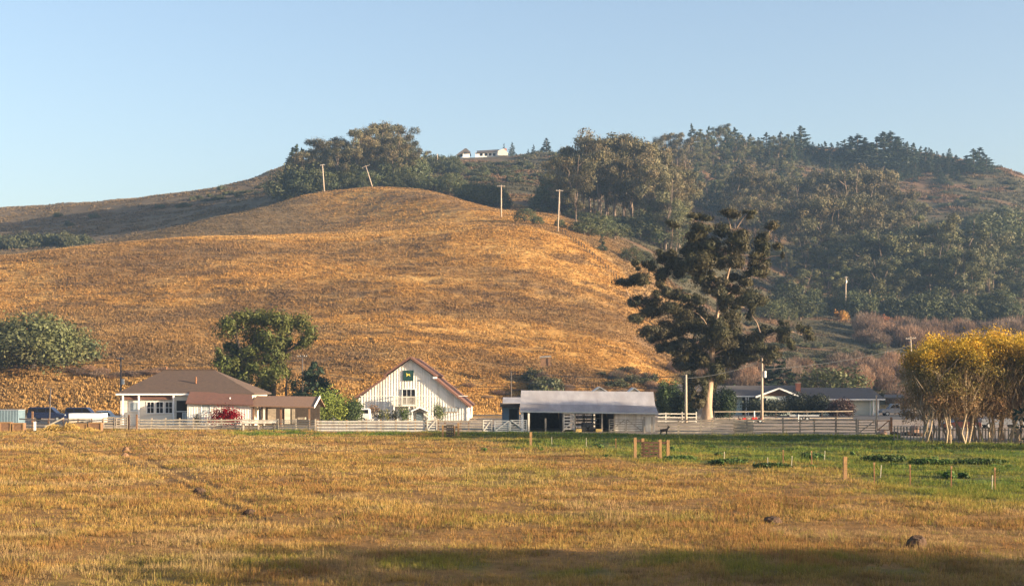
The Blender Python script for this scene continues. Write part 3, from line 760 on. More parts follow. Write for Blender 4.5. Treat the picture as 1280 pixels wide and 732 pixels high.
# scrub on the front hill
for px, d, w, h, la in ((682, 262, 3.2, 4.2, 'tangled grey-green shrub below the small hut on the hill'), (672, 259, 2.2, 3.0, 'smaller shrub beside the tangled shrub under the hill hut'), (695, 261, 2.2, 2.4, 'brown shrub at the uphill edge of the tangled shrub patch'), (751, 278, 1.1, 0.9, 'low dark bush alone on the golden slope behind the metal shed'), (766, 280, 0.8, 0.7, 'very small bush on the golden slope behind the metal shed'), (776, 284, 1.6, 0.8, 'flat dark bush near the shade edge behind the metal shed')):
    SH.put(px, d, w, h, la, 'bush')
for i in range(26):
    px = 664 + R(0, 50); d = R(257, 268) + max(0, 690 - px) * .1
    (BARE if i % 2 else SH).put(px, d, R(1.2, 2.4), R(1.4, 3.2) * (1.0 if px < 695 else .6), 'scrubby grey-green bush in the dark brush patch below the hillside hut', 'bush', 'brush patch below the hillside hut')
for i in range(30):
    px = 770 + R(0, 75); d = R(262, 285)
    (BARE if i % 3 else SH).put(px, d, R(1.4, 2.6), R(1.0, 2.4), 'low dark shrub at the foot of the hill behind the metal shed', 'bush', 'dark shrubs behind the metal shed')
for i in range(16):
    px = 80 + i * 8.5 + R(-4, 4)
    BARE.put(px, 259 + R(-2, 3), R(1.2, 2.4), R(0.8, 1.7), 'low dry shrub along the top of the grassy bank', 'bush', 'dry shrubs on the bank top')
for i in range(22):
    px = 560 + R(0, 280)
    BARE.put(px, R(256, 268), R(0.9, 1.8), R(0.5, 1.2), 'low dry shrub at the foot of the golden hill behind the barns', 'bush', 'dry shrubs at the hill foot')

# ---------------------------------------------------------------- trees traced near the farm
def clump_tree(name, label, cl, limbs, d0, scale, ox, oy, sc, seed, leafc, bark, nleaf, size, asp, droop, depth, base_px, base_py, shell=0.25, fat=1.2, extra=0):
    """limbs: list of (points in tracing units with depth offset, radii); cl: clump ellipses in tracing units"""
    rng = np.random.default_rng(seed)
    def W(zx, zy, dy=0.0):
        p = P(ox + zx / sc, oy + zy / sc, d0); return np.array([p.x, p.y + dy, p.z])
    b = P(base_px, base_py, d0); t = thing(name, label, 'tree', (b.x, b.y, 0))
    tr = MB(); nodes = []
    for pts, rad in limbs:
        w = [W(*p) for p in pts]; tr.tube(w, rad, 9)
        for a, c in zip(w[:-1], w[1:]):
            for q in (0.0, 0.33, 0.66): nodes.append(a + (c - a) * q)
    nodes = np.array(nodes); rows = []; u = d0 / F / sc
    for (zx, zy, rx, ry) in cl:
        c = W(zx, zy, rng.uniform(-1, 1) * depth * (0.5 if max(rx, ry) < 20 else 1))
        a = rx * ry * u * u; m = int(np.clip(a * 1.6, 2, 7)) + 1                        # several ragged sprays make one traced clump
        for k in range(m):
            ang = rng.uniform(0, 6.28); q = math.sqrt(rng.random()) * .72
            cc = c + np.array([math.cos(ang) * q * rx * u * fat, rng.uniform(-.7, .7) * (rx + ry) / 2 * u, math.sin(ang) * q * ry * u * fat])
            w_ = rng.uniform(.42, .72); rows.append((*cc, rx * u * fat * w_, (rx + ry) / 2 * u * fat * w_, ry * u * fat * w_ * 1.1, max(30, nleaf * a * 1.15 / m)))
        # a limb from the nearest lower node
        dist = np.linalg.norm((nodes - c) * np.array([1, .6, 1]), axis=1) + np.where(nodes[:, 2] > c[2] - 0.3, 6, 0)
        s = nodes[int(dist.argmin())]; L = np.linalg.norm(c - s)
        tr.tube(curve_pts(s, c, -0.08, 4, rng, 0.03), list(np.linspace(0.07 + 0.010 * L, 0.03, 5)), 6)
    for i in range(extra):                                           # small sprays along the outer limbs
        q = nodes[rng.integers(int(len(nodes) * .22), len(nodes))]; c = q + rng.normal(size=3) * np.array([1.0, 1.5, .7]); rr = rng.uniform(.5, 1.0)
        rows.append((*c, rr * 1.2, rr * 1.2, rr * .8, nleaf * rr * rr * 1.1))
    tr.build('trunk', bark, t, smooth=True)
    v, f, c = foliage(rng, rows, leafc, size, asp, droop, shell, 0.4, 0.45, 0.4)
    np_mesh('crown', v, f, M['leaf'], c, parent=t)
    return t

big = [(330,72,35,14),(415,62,35,15),(250,95,24,11),(470,70,20,10),(550,105,25,15),(400,105,40,22),(345,125,35,15),(580,193,8,10),(310,170,50,28),(385,170,55,30),(455,150,45,30),(520,150,32,28),(525,200,26,22),(290,210,35,28),(350,220,50,30),(420,215,35,25),(455,268,22,12),(482,250,15,10),(180,222,20,15),(140,225,15,13),(215,190,18,12),(85,280,36,15),(150,265,35,16),(210,265,22,20),(135,325,22,13),(190,310,15,13),(120,380,38,17),(200,350,45,26),(260,360,40,26),(180,425,35,18),(240,410,40,25),(215,300,25,20),(330,268,30,32),(300,330,30,20),(330,380,45,35),(400,350,28,22),(470,340,42,26),(440,390,40,25),(500,360,20,20),(220,470,22,18),(300,420,40,32),(360,430,45,38),(260,480,30,20),(320,480,38,36),(400,480,40,28),(450,460,40,30),(500,440,33,26),(480,490,38,22),(290,530,28,28),(322,592,18,22),(300,610,12,18),(375,590,12,20),(345,620,10,14),(395,530,32,28),(440,520,25,18),(410,565,28,18),(545,430,30,20),(590,400,15,11),(630,415,22,14),(655,438,22,11),(600,470,18,11),(545,492,25,16),(580,500,15,10),(275,455,30,22),(420,430,34,26),(380,300,22,22),(350,155,30,20)]
limbs = [
 ([(350,712,0),(350,690,0),(352,655,0),(356,610,0),(362,560,0),(366,500,0),(370,440,0),(380,385,0),(388,330,0),(405,290,0.5),(420,240,1),(430,190,1),(425,120,1)], [3.0,2.35,1.75,1.5,1.35,1.1,0.9,0.75,0.6,0.5,0.4,0.28,0.1]),
 ([(388,330,0),(430,300,-1),(470,275,-1.5),(492,250,-2),(515,220,-2),(535,170,-2),(548,115,-2)], [.5,.42,.36,.3,.25,.2,.08]),
 ([(362,560,0),(325,520,-1),(290,478,-2),(250,455,-2),(205,430,-2)], [.7,.55,.42,.3,.12]),
 ([(370,440,0),(345,390,-1.5),(315,355,-2),(270,320,-2.5),(225,285,-2.5),(170,272,-2.5),(100,285,-2.5)], [.6,.5,.42,.34,.28,.2,.08]),
 ([(270,320,-2.5),(235,255,-2),(245,200,-2),(250,110,-2)], [.3,.22,.16,.06]),
 ([(225,285,-2.5),(180,330,-3),(135,375,-3)], [.2,.15,.06]),
 ([(405,290,.5),(360,230,2),(330,170,2),(325,90,2)], [.4,.3,.22,.08]),
 ([(366,500,0),(420,470,1),(480,460,1),(545,440,1),(600,420,1),(645,435,1)], [.6,.5,.4,.28,.18,.06]),
 ([(366,500,0),(430,500,-2),(490,510,-2),(560,500,-2)], [.45,.35,.25,.08]),
 ([(318,640,0.6),(310,560,1),(300,500,2),(330,400,3)], [.55,.45,.35,.12]),
 ([(430,300,-1),(440,340,-2),(470,350,-2)], [.2,.14,.06]),
]
limbs = [([(q[0], q[1], abs(q[2]) * .8) for q in p], [max(.04, r * f) for r in rr]) for (p, rr), f in zip(limbs, [.37] + [.2] * 10)]
clump_tree('giant_eucalyptus', 'giant spreading eucalyptus with pale bark beside the metal shed, tallest tree by the farm', big, limbs, 198, 1, 740, 240, 2.44, 7,
           (0.066, 0.061, 0.029), M['bark_pale'], 1250, 0.44, 0.34, 1.3, 3.6, 884, 526, shell=0.05, fat=1.24, extra=110)

ht = [(760,130,80,55),(860,105,90,50),(960,118,90,55),(1060,112,70,46),(1140,170,60,48),(720,205,50,50),(840,215,80,50),(940,230,75,55),(1035,205,36,36),(685,350,60,55),(690,290,25,28),(770,310,55,46),(870,310,85,56),(970,305,66,52),(800,405,66,55),(900,415,80,55),(985,380,36,44),(1035,385,26,40),(870,480,70,38),(1180,200,25,22),(1100,250,20,10)]
hl = [([(815,650,0),(815,520,0),(812,430,0),(830,340,0),(850,260,0),(860,180,0)], [.5,.45,.4,.34,.25,.1]),
      ([(965,650,1),(962,470,1),(972,390,1),(985,310,1),(1000,230,1),(1060,150,1)], [.4,.36,.32,.26,.2,.08]),
      ([(830,340,0),(790,270,-1),(760,180,-1)], [.3,.22,.08]), ([(985,310,1),(1080,250,0),(1150,190,0)], [.22,.16,.06]),
      ([(1030,600,2),(1028,480,2),(1036,400,2)], [.2,.16,.06])]
clump_tree('shade_tree', 'leafy tree with two dark trunks standing behind the farmhouse', ht, hl, 212, 1, 130, 380, 4.574, 8,
           (0.125, 0.140, 0.036), M['bark_dark'], 420, 0.5, 0.45, 0.4, 2.5, 320, 522, fat=1.5)
ROUND = Kit([round_proto(320, 8, 0.95, (0.085, 0.090, 0.038), 16000, 0.46, 'broad_oak', 0.02, nb=40)])
ROUND.put(42, 262, 392, label='broad round oak on the bank above the parked dark vehicles', wide=1.2)
CYP = Kit([conifer_proto(330, 8, 0.62, (0.032, 0.05, 0.028), 12, 0.5, 'cypress_tree', 0.5, 90)])
CYP.put(391, 206, 453, label='dark blue-green cypress between farmhouse tree and white barn', wide=1.0)
DC = Kit([conifer_proto(331, 9, 0.42, (0.022, 0.035, 0.022), 12, 0.5, 'dark_conifer', 0.35, 26)])
DC.put(1342, 112, 396, label='dark conifer whose branch tip reaches over the yellow trees', wide=1.15)

def bush_at(name, px0, px1, top, bot, d, col, label, n=1400, size=0.2, seed=1, m='leaf', deep=None, nb=10, flat=0.9, cat='bush', group=None):
    w = (px1 - px0) * d / F / 2; h = (bot - top) * d / F
    o = shrub_mesh(seed, w * 1.12, deep or w, h * 1.08, col, n, size, name, nb, 0.5, m, (PX((px0 + px1) / 2, d), d, 0), flat)
    return tag(o, label, cat, group)
bush_at('leafy_shrub', 390, 436, 485, 528, 185, (0.17, 0.21, 0.04), 'bright green leafy shrub between farmhouse carport and white barn', 4600, .28, 501, nb=22)
bush_at('leafy_shrub', 424, 457, 496, 528, 186, (0.085, 0.12, 0.04), 'darker green shrub touching the white barn corner', 3200, .28, 502, nb=16)
bush_at('leafy_shrub', 384, 408, 503, 528, 182, (0.10, 0.13, 0.035), 'low green shrub at the end of the carport roof', 1200, .24, 503)
bush_at('garden_shrub', 459, 476, 503, 526, 195, (0.20, 0.12, 0.05), 'reddish brown shrub by the barn wall beside the white van', 800, .2, 504)
bush_at('garden_shrub', 472, 488, 508, 526, 194, (0.14, 0.14, 0.05), 'olive shrub under the shadow of the barn balcony', 800, .2, 505)
bush_at('garden_shrub', 496, 514, 507, 527, 194, (0.10, 0.14, 0.04), 'green shrub directly below the barn balcony', 900, .2, 506)
bush_at('garden_shrub', 536, 558, 504, 527, 194, (0.11, 0.14, 0.05), 'large round shrub between the barn porch and the shuttered barn window', 1300, .2, 507)
bush_at('garden_shrub', 486, 498, 512, 527, 194, (0.06, 0.06, 0.03), 'dark small shrub beside the barn balcony post', 500, .2, 508)
bush_at('flowering_shrub', 259, 303, 501, 527, 170.5, (0.15, 0.003, 0.006), 'brilliant red flowering shrub against the farmhouse wall', 3800, .2, 509, m='bract', nb=20)
bush_at('wispy_shrub', 241, 251, 511, 528, 171, (0.2, 0.17, 0.10), 'thin grey shrub by the farmhouse extension wall', 350, .2, 510)
bush_at('hedge', 930, 988, 507, 527, 227, (0.04, 0.048, 0.028), 'dark low hedge under the ranch house gable', 6760, .34, 511, nb=18, deep=1.8, flat=.2)
bush_at('hedge', 984, 1042, 500, 527, 227, (0.04, 0.05, 0.03), 'taller dark hedge before the ranch house wing', 7800, .34, 512, nb=18, deep=1.8, flat=.2)
bush_at('hedge', 1036, 1068, 507, 529, 224, (0.06, 0.035, 0.032), 'round purple-brown bush before the ranch house garage', 5200, .34, 513, nb=16, flat=1.0)
bush_at('garden_shrub', 953, 974, 495, 520, 230, (0.12, 0.115, 0.06), 'pale olive shrub under the ranch house gable window', 900, .26, 514)
bush_at('hedge', 820, 848, 486, 528, 214, (0.05, 0.075, 0.028), 'tall square-topped hedge between metal shed and giant eucalyptus trunk', 6760, .34, 515, nb=20, flat=.1)
bush_at('hedge', 838, 874, 489, 528, 210, (0.03, 0.045, 0.022), 'dark rounded hedge right behind the giant eucalyptus trunk', 6240, .34, 516, nb=16)
bush_at('hedge', 890, 922, 486, 526, 208, (0.035, 0.055, 0.026), 'dark round bush between the giant eucalyptus trunk and ranch house porch', 6240, .34, 517, nb=16)
for i, (a, b, t_, bt, dd) in enumerate(((1178, 1196, 588, 598, 0), (1200, 1210, 590, 598, 0), (810, 822, 565, 571, 0), (940, 985, 578, 585, 0), (1000, 1030, 566, 574, 0), (830, 870, 569, 575, 0), (1075, 1130, 568, 577, 0), (1140, 1190, 572, 580, 0), (1195, 1260, 573, 580, 0), (890, 935, 573, 580, 0))):
    d_ = CAMH * F / (bt - HY)
    bush_at('weed_clump', a, b, t_, bt, d_, (0.075, 0.13, 0.03), 'dark leafy weed clump growing in the green pasture', 700 + 20 * (b - a), .13 + .0008 * d_, 520 + i, nb=8 + (b - a) // 4, deep=0.7, cat='weed', group='dark weed clumps in the green pasture')

for i in range(30):
    px = R(585, 1270); py = R(557, 563 + (px - 585) * .055); d_ = CAMH * F / (py - HY); w = R(5, 16)
    bush_at('weed_clump', px, px + w, py - R(2.5, 4.5), py, d_, (0.075, 0.13, 0.03), 'small leafy weed clump growing in the green pasture', 300, .10 + .0008 * d_, 560 + i, nb=6, deep=0.5, cat='weed', group='small weed clumps in the green pasture')
# yellow trees: many pale stems, yellow tops over olive and brown twigs
def yellow_proto(seed, h=8.5):
    rng = np.random.default_rng(seed); t = thing('yellow_tree', None, 'tree'); tr = MB(); tips = []
    for i in range(rng.integers(3, 6)):
        a = rng.uniform(0, 6.28); s = rng.uniform(0.5, 1.8); b0 = (rng.normal() * .25, rng.normal() * .25, -0.3)
        pts = curve_pts(b0, (math.cos(a) * s, math.sin(a) * s, h * rng.uniform(.5, .68)), 0, 4, rng, 0.03)
        tr.tube(pts, [.095, .08, .065, .045, .02], 6)
        for j in range(3):
            q = np.array(pts[2 + j % 3]); e = q + np.array([rng.normal() * .9, rng.normal() * .9, rng.uniform(.8, 2.2)])
            tr.tube([tuple(q), tuple(e)], [.05, .015], 5)
    tr.build('trunk', M['bark_grey'], t, smooth=True)
    def col(c):
        u = c[:, 2] / h + rng.normal(size=len(c)) * 0.06
        a, b, y = np.array((0.24, 0.15, 0.075)), np.array((0.17, 0.135, 0.035)), np.array((0.45, 0.285, 0.025))
        o = mix(a, b, sst(0.38, 0.58, u)[:, None]); return mix(o, y, sst(0.76, 0.90, u)[:, None])
    cl = []
    for i in range(30):
        a = rng.uniform(0, 6.28); u = rng.uniform(0.27, 0.97); q = 2.2 * math.sqrt(max(0.05, 1 - (abs(u - .6) / .42) ** 2)) * math.sqrt(rng.random())
        cl.append((math.cos(a) * q, math.sin(a) * q, h * u, 1.05, 1.05, .9, 90 + 300 * u ** 1.3))
    v, f, c = foliage(rng, cl, col, 0.20, 0.4, -0.6, 0.0, 0.3, 0.5, 1.0)
    n = 700; aa = rng.uniform(0, 6.28, n); q = np.sqrt(rng.random(n)) * 2.0; zz = h * rng.uniform(.25, .75, n)
    cc = np.stack([np.cos(aa) * q, np.sin(aa) * q, zz], 1); ax = unit(np.stack([np.cos(aa) * .5, np.sin(aa) * .5, np.ones(n)], 1) + .3 * rng.normal(size=(n, 3)))
    b = unit(np.cross(ax, rng.normal(size=(n, 3)))); L = rng.uniform(.25, .6, (n, 1))
    v2 = np.stack([cc - ax * L, cc + b * .018, cc + ax * L, cc - b * .018], 1).reshape(-1, 3)
    v = np.concatenate([v, v2]); f = np.arange(len(v)).reshape(-1, 4); c = np.concatenate([c, np.tile([[.30, .21, .12]], (4 * n, 1))])
    np_mesh('crown', v, f, M['leaf_dry'], c, parent=t)
    return t, h
YEL = Kit([yellow_proto(600 + i) for i in range(4)])
yt = [(1130, 462), (1142, 438), (1160, 425), (1180, 422), (1200, 421), (1220, 418), (1240, 412), (1260, 415), (1290, 418)]
for i in range(16):
    px = 1154 + i * 9.2 + R(-2, 2); d = (123, 126.5, 129.5)[i % 3] + R(-.6, .6)
    YEL.put(px, d, prof(yt, px) + R(0, 7), label='slender many-stemmed tree with yellow leaves in the row beside the green pasture', group='row of yellow-leaved trees', wide=R(.9, 1.05), sink=0)
for i in range(9):                                                  # the same row goes on outside the picture
    YEL.put(0, 0, None, R(8.5, 10), 'slender many-stemmed tree with yellow leaves in the row beside the green pasture', 'row of yellow-leaved trees', sink=0, xy=(47.5 + i * 3.4, 122.5 + R(-1.5, 4)))
# trees that stand outside the picture and shade the yard and the foreground
for x, y, h in ((64, 134, 17), (71, 131, 18), (87, 226, 14), (94, 221, 16), (102, 219, 18), (92, 231, 14), (100, 227, 17)):
    EUCD.put(0, 0, None, h, 'leafy tree outside the yard on the sunny side', 'trees on the sunny side of the yard', xy=(x, y), sink=0)
for x, y, h in ((15.5, 31, 5.2), (19, 32, 6), (24, 33.5, 6.5), (29, 31.5, 6.5), (36, 30, 7.5), (42, 29, 8.2), (48, 27, 9), (17, 27, 5), (23, 28, 6.5), (31, 26, 7)):
    EUCD.put(0, 0, None, h, 'leafy tree in the row along the near side of the pasture', 'trees along the near side of the pasture', xy=(x, y), sink=0, wide=1.2)
for i, (x, y, h) in enumerate(((15, 29, 3.6), (18.5, 30, 4), (22, 30.5, 4.4), (27, 29.5, 5), (33, 28.5, 5.6), (20, 26.5, 4.2), (26, 25.5, 4.6), (39, 26.5, 6))):  # unseen bushes added to close lit gaps in the foreground shade
    OAK.put(0, 0, None, h, 'unseen leafy bush added to darken the near edge of the pasture', 'bushes added to shade the near pasture', xy=(x, y), sink=0, wide=1.0)

# ---------------------------------------------------------------- buildings
def window(parent, px0, px1, py0, py1, d, y, pane='glass', frame='trim', bars=1, fw=0.09, label=None):
    """frame standing proud of the wall plane y, pane as its child"""
    x0, x1, z0, z1 = PX(px0, d), PX(px1, d), PZ(py1, d), PZ(py0, d)
    m = MB()
    m.box(x0 - fw, x0, y - .07, y + .03, z0 - fw, z1 + fw).box(x1, x1 + fw, y - .07, y + .03, z0 - fw, z1 + fw)
    m.box(x0, x1, y - .07, y + .03, z1, z1 + fw).box(x0, x1, y - .09, y + .03, z0 - fw, z0)
    for i in range(bars):
        x = x0 + (x1 - x0) * (i + 1) / (bars + 1); m.box(x - .025, x + .025, y - .045, y + .02, z0, z1)
    if bars: m.box(x0, x1, y - .04, y + .018, (z0 + z1) / 2 - .025, (z0 + z1) / 2 + .025)
    w = m.build('window', M[frame], parent)
    MB().box(x0, x1, y - .02, y + .012, z0, z1).build('pane', M[pane], w)
    return w

# farmhouse
d = 175.0
fh = thing('farmhouse', 'low cream farmhouse with brown hip roof and open carport, behind the board fence', 'house', (PX(230, d), d, 0))
x0, x1 = PX(147.5, d), PX(313, d); ez, rz = PZ(491.5, d), PZ(465, d) + .35
MB().box(x0, x1, 176, 187, -.1, ez - .02).build('wall', M['cream'], fh)
a, b = PX(143.5, d), PX(317, d); Y0, Y1, Ym = 175.5, 188.0, 181.5; r0, r1 = PX(206, Ym), PX(268, Ym)
rf = MB(); ev = [(a, Y0, ez), (b, Y0, ez), (b, Y1, ez), (a, Y1, ez)]
rf.add(ev + [(r0, Ym, rz), (r1, Ym, rz)] + [(x, y, z - .16) for x, y, z in ev], [(0, 1, 5, 4), (1, 2, 5), (2, 3, 4, 5), (3, 0, 4), (0, 6, 7, 1), (1, 7, 8, 2), (2, 8, 9, 3), (3, 9, 6, 0), (9, 8, 7, 6)])
roof = rf.build('roof', M['shingle'], fh)
MB().tube([(PX(245, 178), 178, ez + 1.2), (PX(245, 178), 178, ez + 2.05)], .11, 8).build('vent_pipe', M['rust'], roof)
MB().beam((r0 - .1, Ym, rz + .03), (r1 + .1, Ym, rz + .03), .3, .1).build('ridge_cap', M['shingle'], roof)
MB().tube([(PX(208, Ym) , Ym, rz), (PX(208, Ym), Ym, rz + .4)], .1, 8).build('vent_pipe', M['rust'], roof)
MB().box(a - .02, PX(237, d), Y0 - .06, Y0 - .002, ez - .22, ez - .01).build('fascia', M['trim'], fh)
MB().slab([(PX(148.5, d), 175.996, PZ(494, d)), (PX(213, d), 175.996, PZ(494, d)), (PX(213, d), 175.7, PZ(499, d)), (PX(148.5, d), 175.7, PZ(499, d))], .08).build('awning_roof', M['redroof'], fh)
for p in (152, 172, 215.5):
    MB().box(PX(p, d) - .09, PX(p, d) + .09, 175.5, 175.68, 0, ez - .2).build('post', M['trim'], fh)
window(fh, 160, 169.5, 503, 513.5, d, 176, 'paleglass', bars=0)
for p in (181.5, 193, 204.5): window(fh, p, p + 8.3, 502.5, 516, d, 176)
pm = MB().box(PX(218.5, d), PX(232, d), 175.94, 175.99, PZ(526, d), PZ(500.5, d)).build('porch_shade_panel', M['dark'], fh)  # flat dark panel on the wall, painting the shade of a porch recess
MB().box(PX(218.5, d), PX(232, d), 175.80, 175.86, PZ(514.6, d), PZ(513.6, d)).build('porch_rail', M['trim'], pm)
window(fh, 226.5, 230.5, 516, 528, d, 175.92, 'paleglass', bars=0, fw=.06)
# extension with red-brown lean-to roof
ew = MB().box(PX(234, 173), PX(316, 173), 173, 175.95, -.1, PZ(504.5, 173))
for i in range(26):
    x = PX(234, 173) + .2 + i * .31; ew.box(x, x + .05, 172.97, 173.002, 0, PZ(505, 173))
ew.build('wall', M['barnwood'], fh)
MB().slab([(PX(236.5, Y0), Y0 + .3, PZ(489, Y0)), (PX(314, Y0), Y0 + .3, PZ(491.5, Y0)), (PX(317, 172.4), 172.4, PZ(505.5, 172.4)), (PX(232, 172.4), 172.4, PZ(503.5, 172.4))], .12).build('roof', M['redroof'], fh)
window(fh, 252, 262.5, 505.6, 517, 173, 173, 'paleglass', bars=1)
MB().tube([(PX(287.5, 174), 174, 3.1), (PX(287.5, 174), 174, 3.5)], .07, 8).build('vent_pipe', M['trim'], fh)
# carport
cx0, cx1 = PX(312.5, 173), PX(393.5, 173); cr = MB()
cr.slab([(cx0, 177.5, PZ(494.2, 177.5)), (cx1, 177.5, PZ(495.2, 177.5)), (cx1, 172.4, PZ(508, 172.4)), (cx0, 172.4, PZ(506.5, 172.4))], .14)
cr.slab([(cx0 + .01, 177.52, PZ(494.2, 177.5)), (cx1, 177.52, PZ(495.2, 177.5)), (cx1, 182.6, 2.3), (cx0 + .01, 182.6, 2.4)], .14)
cr.build('carport_roof', mat('sunlit_brown_shingles', (0.21, 0.125, 0.08), 0.9, 0.3, 5, 0.03, stretch=(1, 2, 6)), fh)  # lighter copy of the brown shingles, sunlight put into its colour
MB().beam((cx1 + .03, 177.5, PZ(495.4, 177.5)), (cx1 + .03, 172.4, PZ(508.4, 172.4)), .06, .3).build('fascia', M['trim'], fh)
for p in (316.8, 330, 351, 386.5):
    MB().box(PX(p, 173) - .1, PX(p, 173) + .1, 172.9, 173.1, 0, PZ(507.6, 173)).build('post', M['cream' if p == 330 else 'brownwood'], fh)
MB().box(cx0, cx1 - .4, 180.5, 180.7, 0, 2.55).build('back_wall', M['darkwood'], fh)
for p, q in ((334, 344), (355, 362), (364, 368)):
    MB().box(PX(p, 180), PX(q, 180), 180.42, 180.5, .1, 2.0).build('door', M['greywood' if p != 355 else 'cream'], fh)
MB().box(PX(372, 176), PX(381, 176), 176, 177.2, .75, 1.0).build('workbench', M['greywood'], fh)
wt = thing('water_trough', 'long white trough board on legs in front of the farmhouse carport fence', 'trough', (PX(323, 156), 156, 0))
m = MB().box(PX(301, 156), PX(345, 156), 155.7, 156.4, .82, 1.05); m.build('basin', M['whitewood'], wt)
for p in (304, 323, 342): MB().box(PX(p, 156) - .06, PX(p, 156) + .06, 155.8, 156.3, 0, .82).build('leg', M['greywood'], wt)

# white barn
d = 200.0
bn = thing('white_barn', 'white board-and-batten barn with stepped red-brown gable roof and small balcony', 'barn', (PX(514, d), d, 0))
def bx(p): return PX(p, d)
def bz(p): return PZ(p, d)
prof_b = [(448, 495.5), (483.5, 471), (483.5, 468), (513, 448), (542.5, 468), (542.5, 471), (585, 507), (585, 526), (448, 526)]
def barn_top(px):                                                    # wall top at a column
    xs, ys = zip(*[(448, 497), (483.5, 470), (513, 449.5), (542.5, 470), (585, 508)]); return float(np.interp(px, xs, ys))
wl = MB(); wl.extr([(bx(p), bz(q)) for p, q in ((448, 498), (483.5, 470.5), (513, 449), (542.5, 470.5), (585, 508.5))] + [(bx(585), -.1), (bx(448), -.1)], 200, 222)
p = 448.8
while p < 584.5:
    wl.box(bx(p) - .055, bx(p) + .055, 199.945, 200.002, .05, bz(barn_top(p)) - .12); p += 3.4
wl.box(bx(448), bx(585), 199.94, 199.998, 3.42, 3.5)
wl.build('wall', M['barnwood'], bn)
RT = .16
def barn_slope(pa, qa, pb, qb, name):
    m = MB(); A, B = (bx(pa), bz(qa)), (bx(pb), bz(qb))
    n = Vector((B[0] - A[0], 0, B[1] - A[1])).cross(Vector((0, 1, 0))).normalized()
    if n.z < 0: n = -n
    lo = [(A[0], A[1]), (B[0], B[1])]; hi = [(x + n.x * RT, z + n.z * RT) for x, z in lo]
    m.extr([lo[0], lo[1], hi[1], hi[0]], 199.3, 222.5)
    o = m.build(name, M['redroof'], bn)
    f = MB().extr([(lo[0][0], lo[0][1] - .14), (lo[1][0], lo[1][1] - .14), hi[1], hi[0]], 199.24, 199.297)
    f.build('barge_board', M['redroof'], o)
barn_slope(480.5, 469.6, 513, 446.6, 'roof'); barn_slope(513.02, 446.6, 545.5, 470, 'roof')
barn_slope(443, 498.5, 484, 470.8, 'roof'); barn_slope(541.6, 470.6, 588, 508.6, 'roof')
MB().box(bx(541.5), bx(546.6), 199.2, 199.5, bz(473), bz(470.8)).build('eave_block', M['trim'], bn)
sg = MB().box(bx(504.8), bx(516.6), 199.80, 199.95, bz(475), bz(463)); sg = sg.build('sign_board', M['signgreen'], bn)
em = [(-.32, .22), (-.2, .3), (-.12, .18), (.1, .12), (.24, .22), (.2, .04), (.3, -.12), (.2, -.14), (.1, -.02), (-.06, .0), (-.16, -.16), (-.26, -.2), (-.2, -.02), (-.22, .12)]
MB().extr([(bx(510.4) + x * 1.0, bz(468.6) + z * 1.0) for x, z in em], 199.77, 199.798).build('emblem', M['signyellow'], sg)
fr = MB()
for q in ((504.4, 504.9, 462.6, 475.4), (516.5, 517, 462.6, 475.4), (504.9, 516.5, 462.6, 463.1), (504.9, 516.5, 474.9, 475.4)):
    fr.box(bx(q[0]), bx(q[1]), 199.78, 199.95, bz(q[3]), bz(q[2]))
fr.build('frame', M['signgreen'], sg)
window(bn, 503.4, 519, 486.5, 505.4, d, 199.86, 'glass', 'trim', 2)
bl = MB().box(bx(493), bx(521), 198.55, 199.93, bz(507.6), bz(506.2)).build('balcony', M['whitewood'], bn)
rl = MB()
rl.box(bx(493), bx(521), 198.55, 198.63, bz(495.8), bz(495)).box(bx(493), bx(521), 198.56, 198.62, bz(504.6), bz(504))
for k in range(19):
    x = bx(493) + .1 + k * .165; rl.box(x - .03, x + .03, 198.57, 198.61, bz(504), bz(495.8))
for p in (493.2, 503, 520.6): rl.box(bx(p) - .06, bx(p) + .06, 198.54, 198.66, bz(506.2), bz(494.6))
rl.box(bx(493) - .02, bx(493) + .06, 198.66, 199.9, bz(495.8), bz(495)); rl.box(bx(521) - .06, bx(521) + .02, 198.66, 199.9, bz(495.8), bz(495))
rl.build('railing', M['whitewood'], bl)
for p in (493.6, 512.6): MB().box(bx(p) - .09, bx(p) + .09, 198.6, 198.78, 0, bz(507.62)).build('post', M['trim'], bl)
st = MB()
st.beam((bx(521.2), 198.7, bz(506.6)), (bx(541), 198.7, .2), .06, .26); st.beam((bx(521.2), 199.6, bz(506.6)), (bx(541), 199.6, .2), .06, .26)
for k in range(10):
    t = (k + .5) / 10; st.box(bx(521.2 + 19.8 * t) - .14, bx(521.2 + 19.8 * t) + .14, 198.74, 199.56, bz(506.6) * (1 - t) + .2 * t, bz(506.6) * (1 - t) + .2 * t + .05)
st.beam((bx(521), 198.62, bz(495.6)), (bx(540), 198.62, bz(513)), .06, .09)
for k in range(9):
    t = (k + .5) / 9; x = bx(521 + 19 * t); zt = bz(495.6 + 17.4 * t); st.box(x - .02, x + .02, 198.6, 198.64, zt - .95, zt)
st.build('stair', M['whitewood'], bn)
pc = MB(); A, B, T = (bx(515), bz(513.4)), (bx(538), bz(514.2)), (bx(526), bz(508.4))
for u, v in ((A, T), (T, B)): pc.slab([(u[0], 198.0, u[1]), (v[0], 198.0, v[1]), (v[0], 199.9, v[1]), (u[0], 199.9, u[1])], .1)
pr = pc.build('porch_roof', M['greyshingle'], bn)
MB().beam((A[0], 197.96, A[1]), (T[0], 197.96, T[1]), .05, .2).beam((T[0], 197.96, T[1]), (B[0], 197.96, B[1]), .05, .2).build('barge_board', M['trim'], pr)
for p in (516.4, 537): MB().box(bx(p) - .07, bx(p) + .07, 198.1, 198.24, 0, bz(514.4)).build('post', M['trim'], pr)
MB().box(bx(520.5), bx(528), 199.82, 199.96, 0, bz(515.2)).build('door', M['bluewall'], bn)
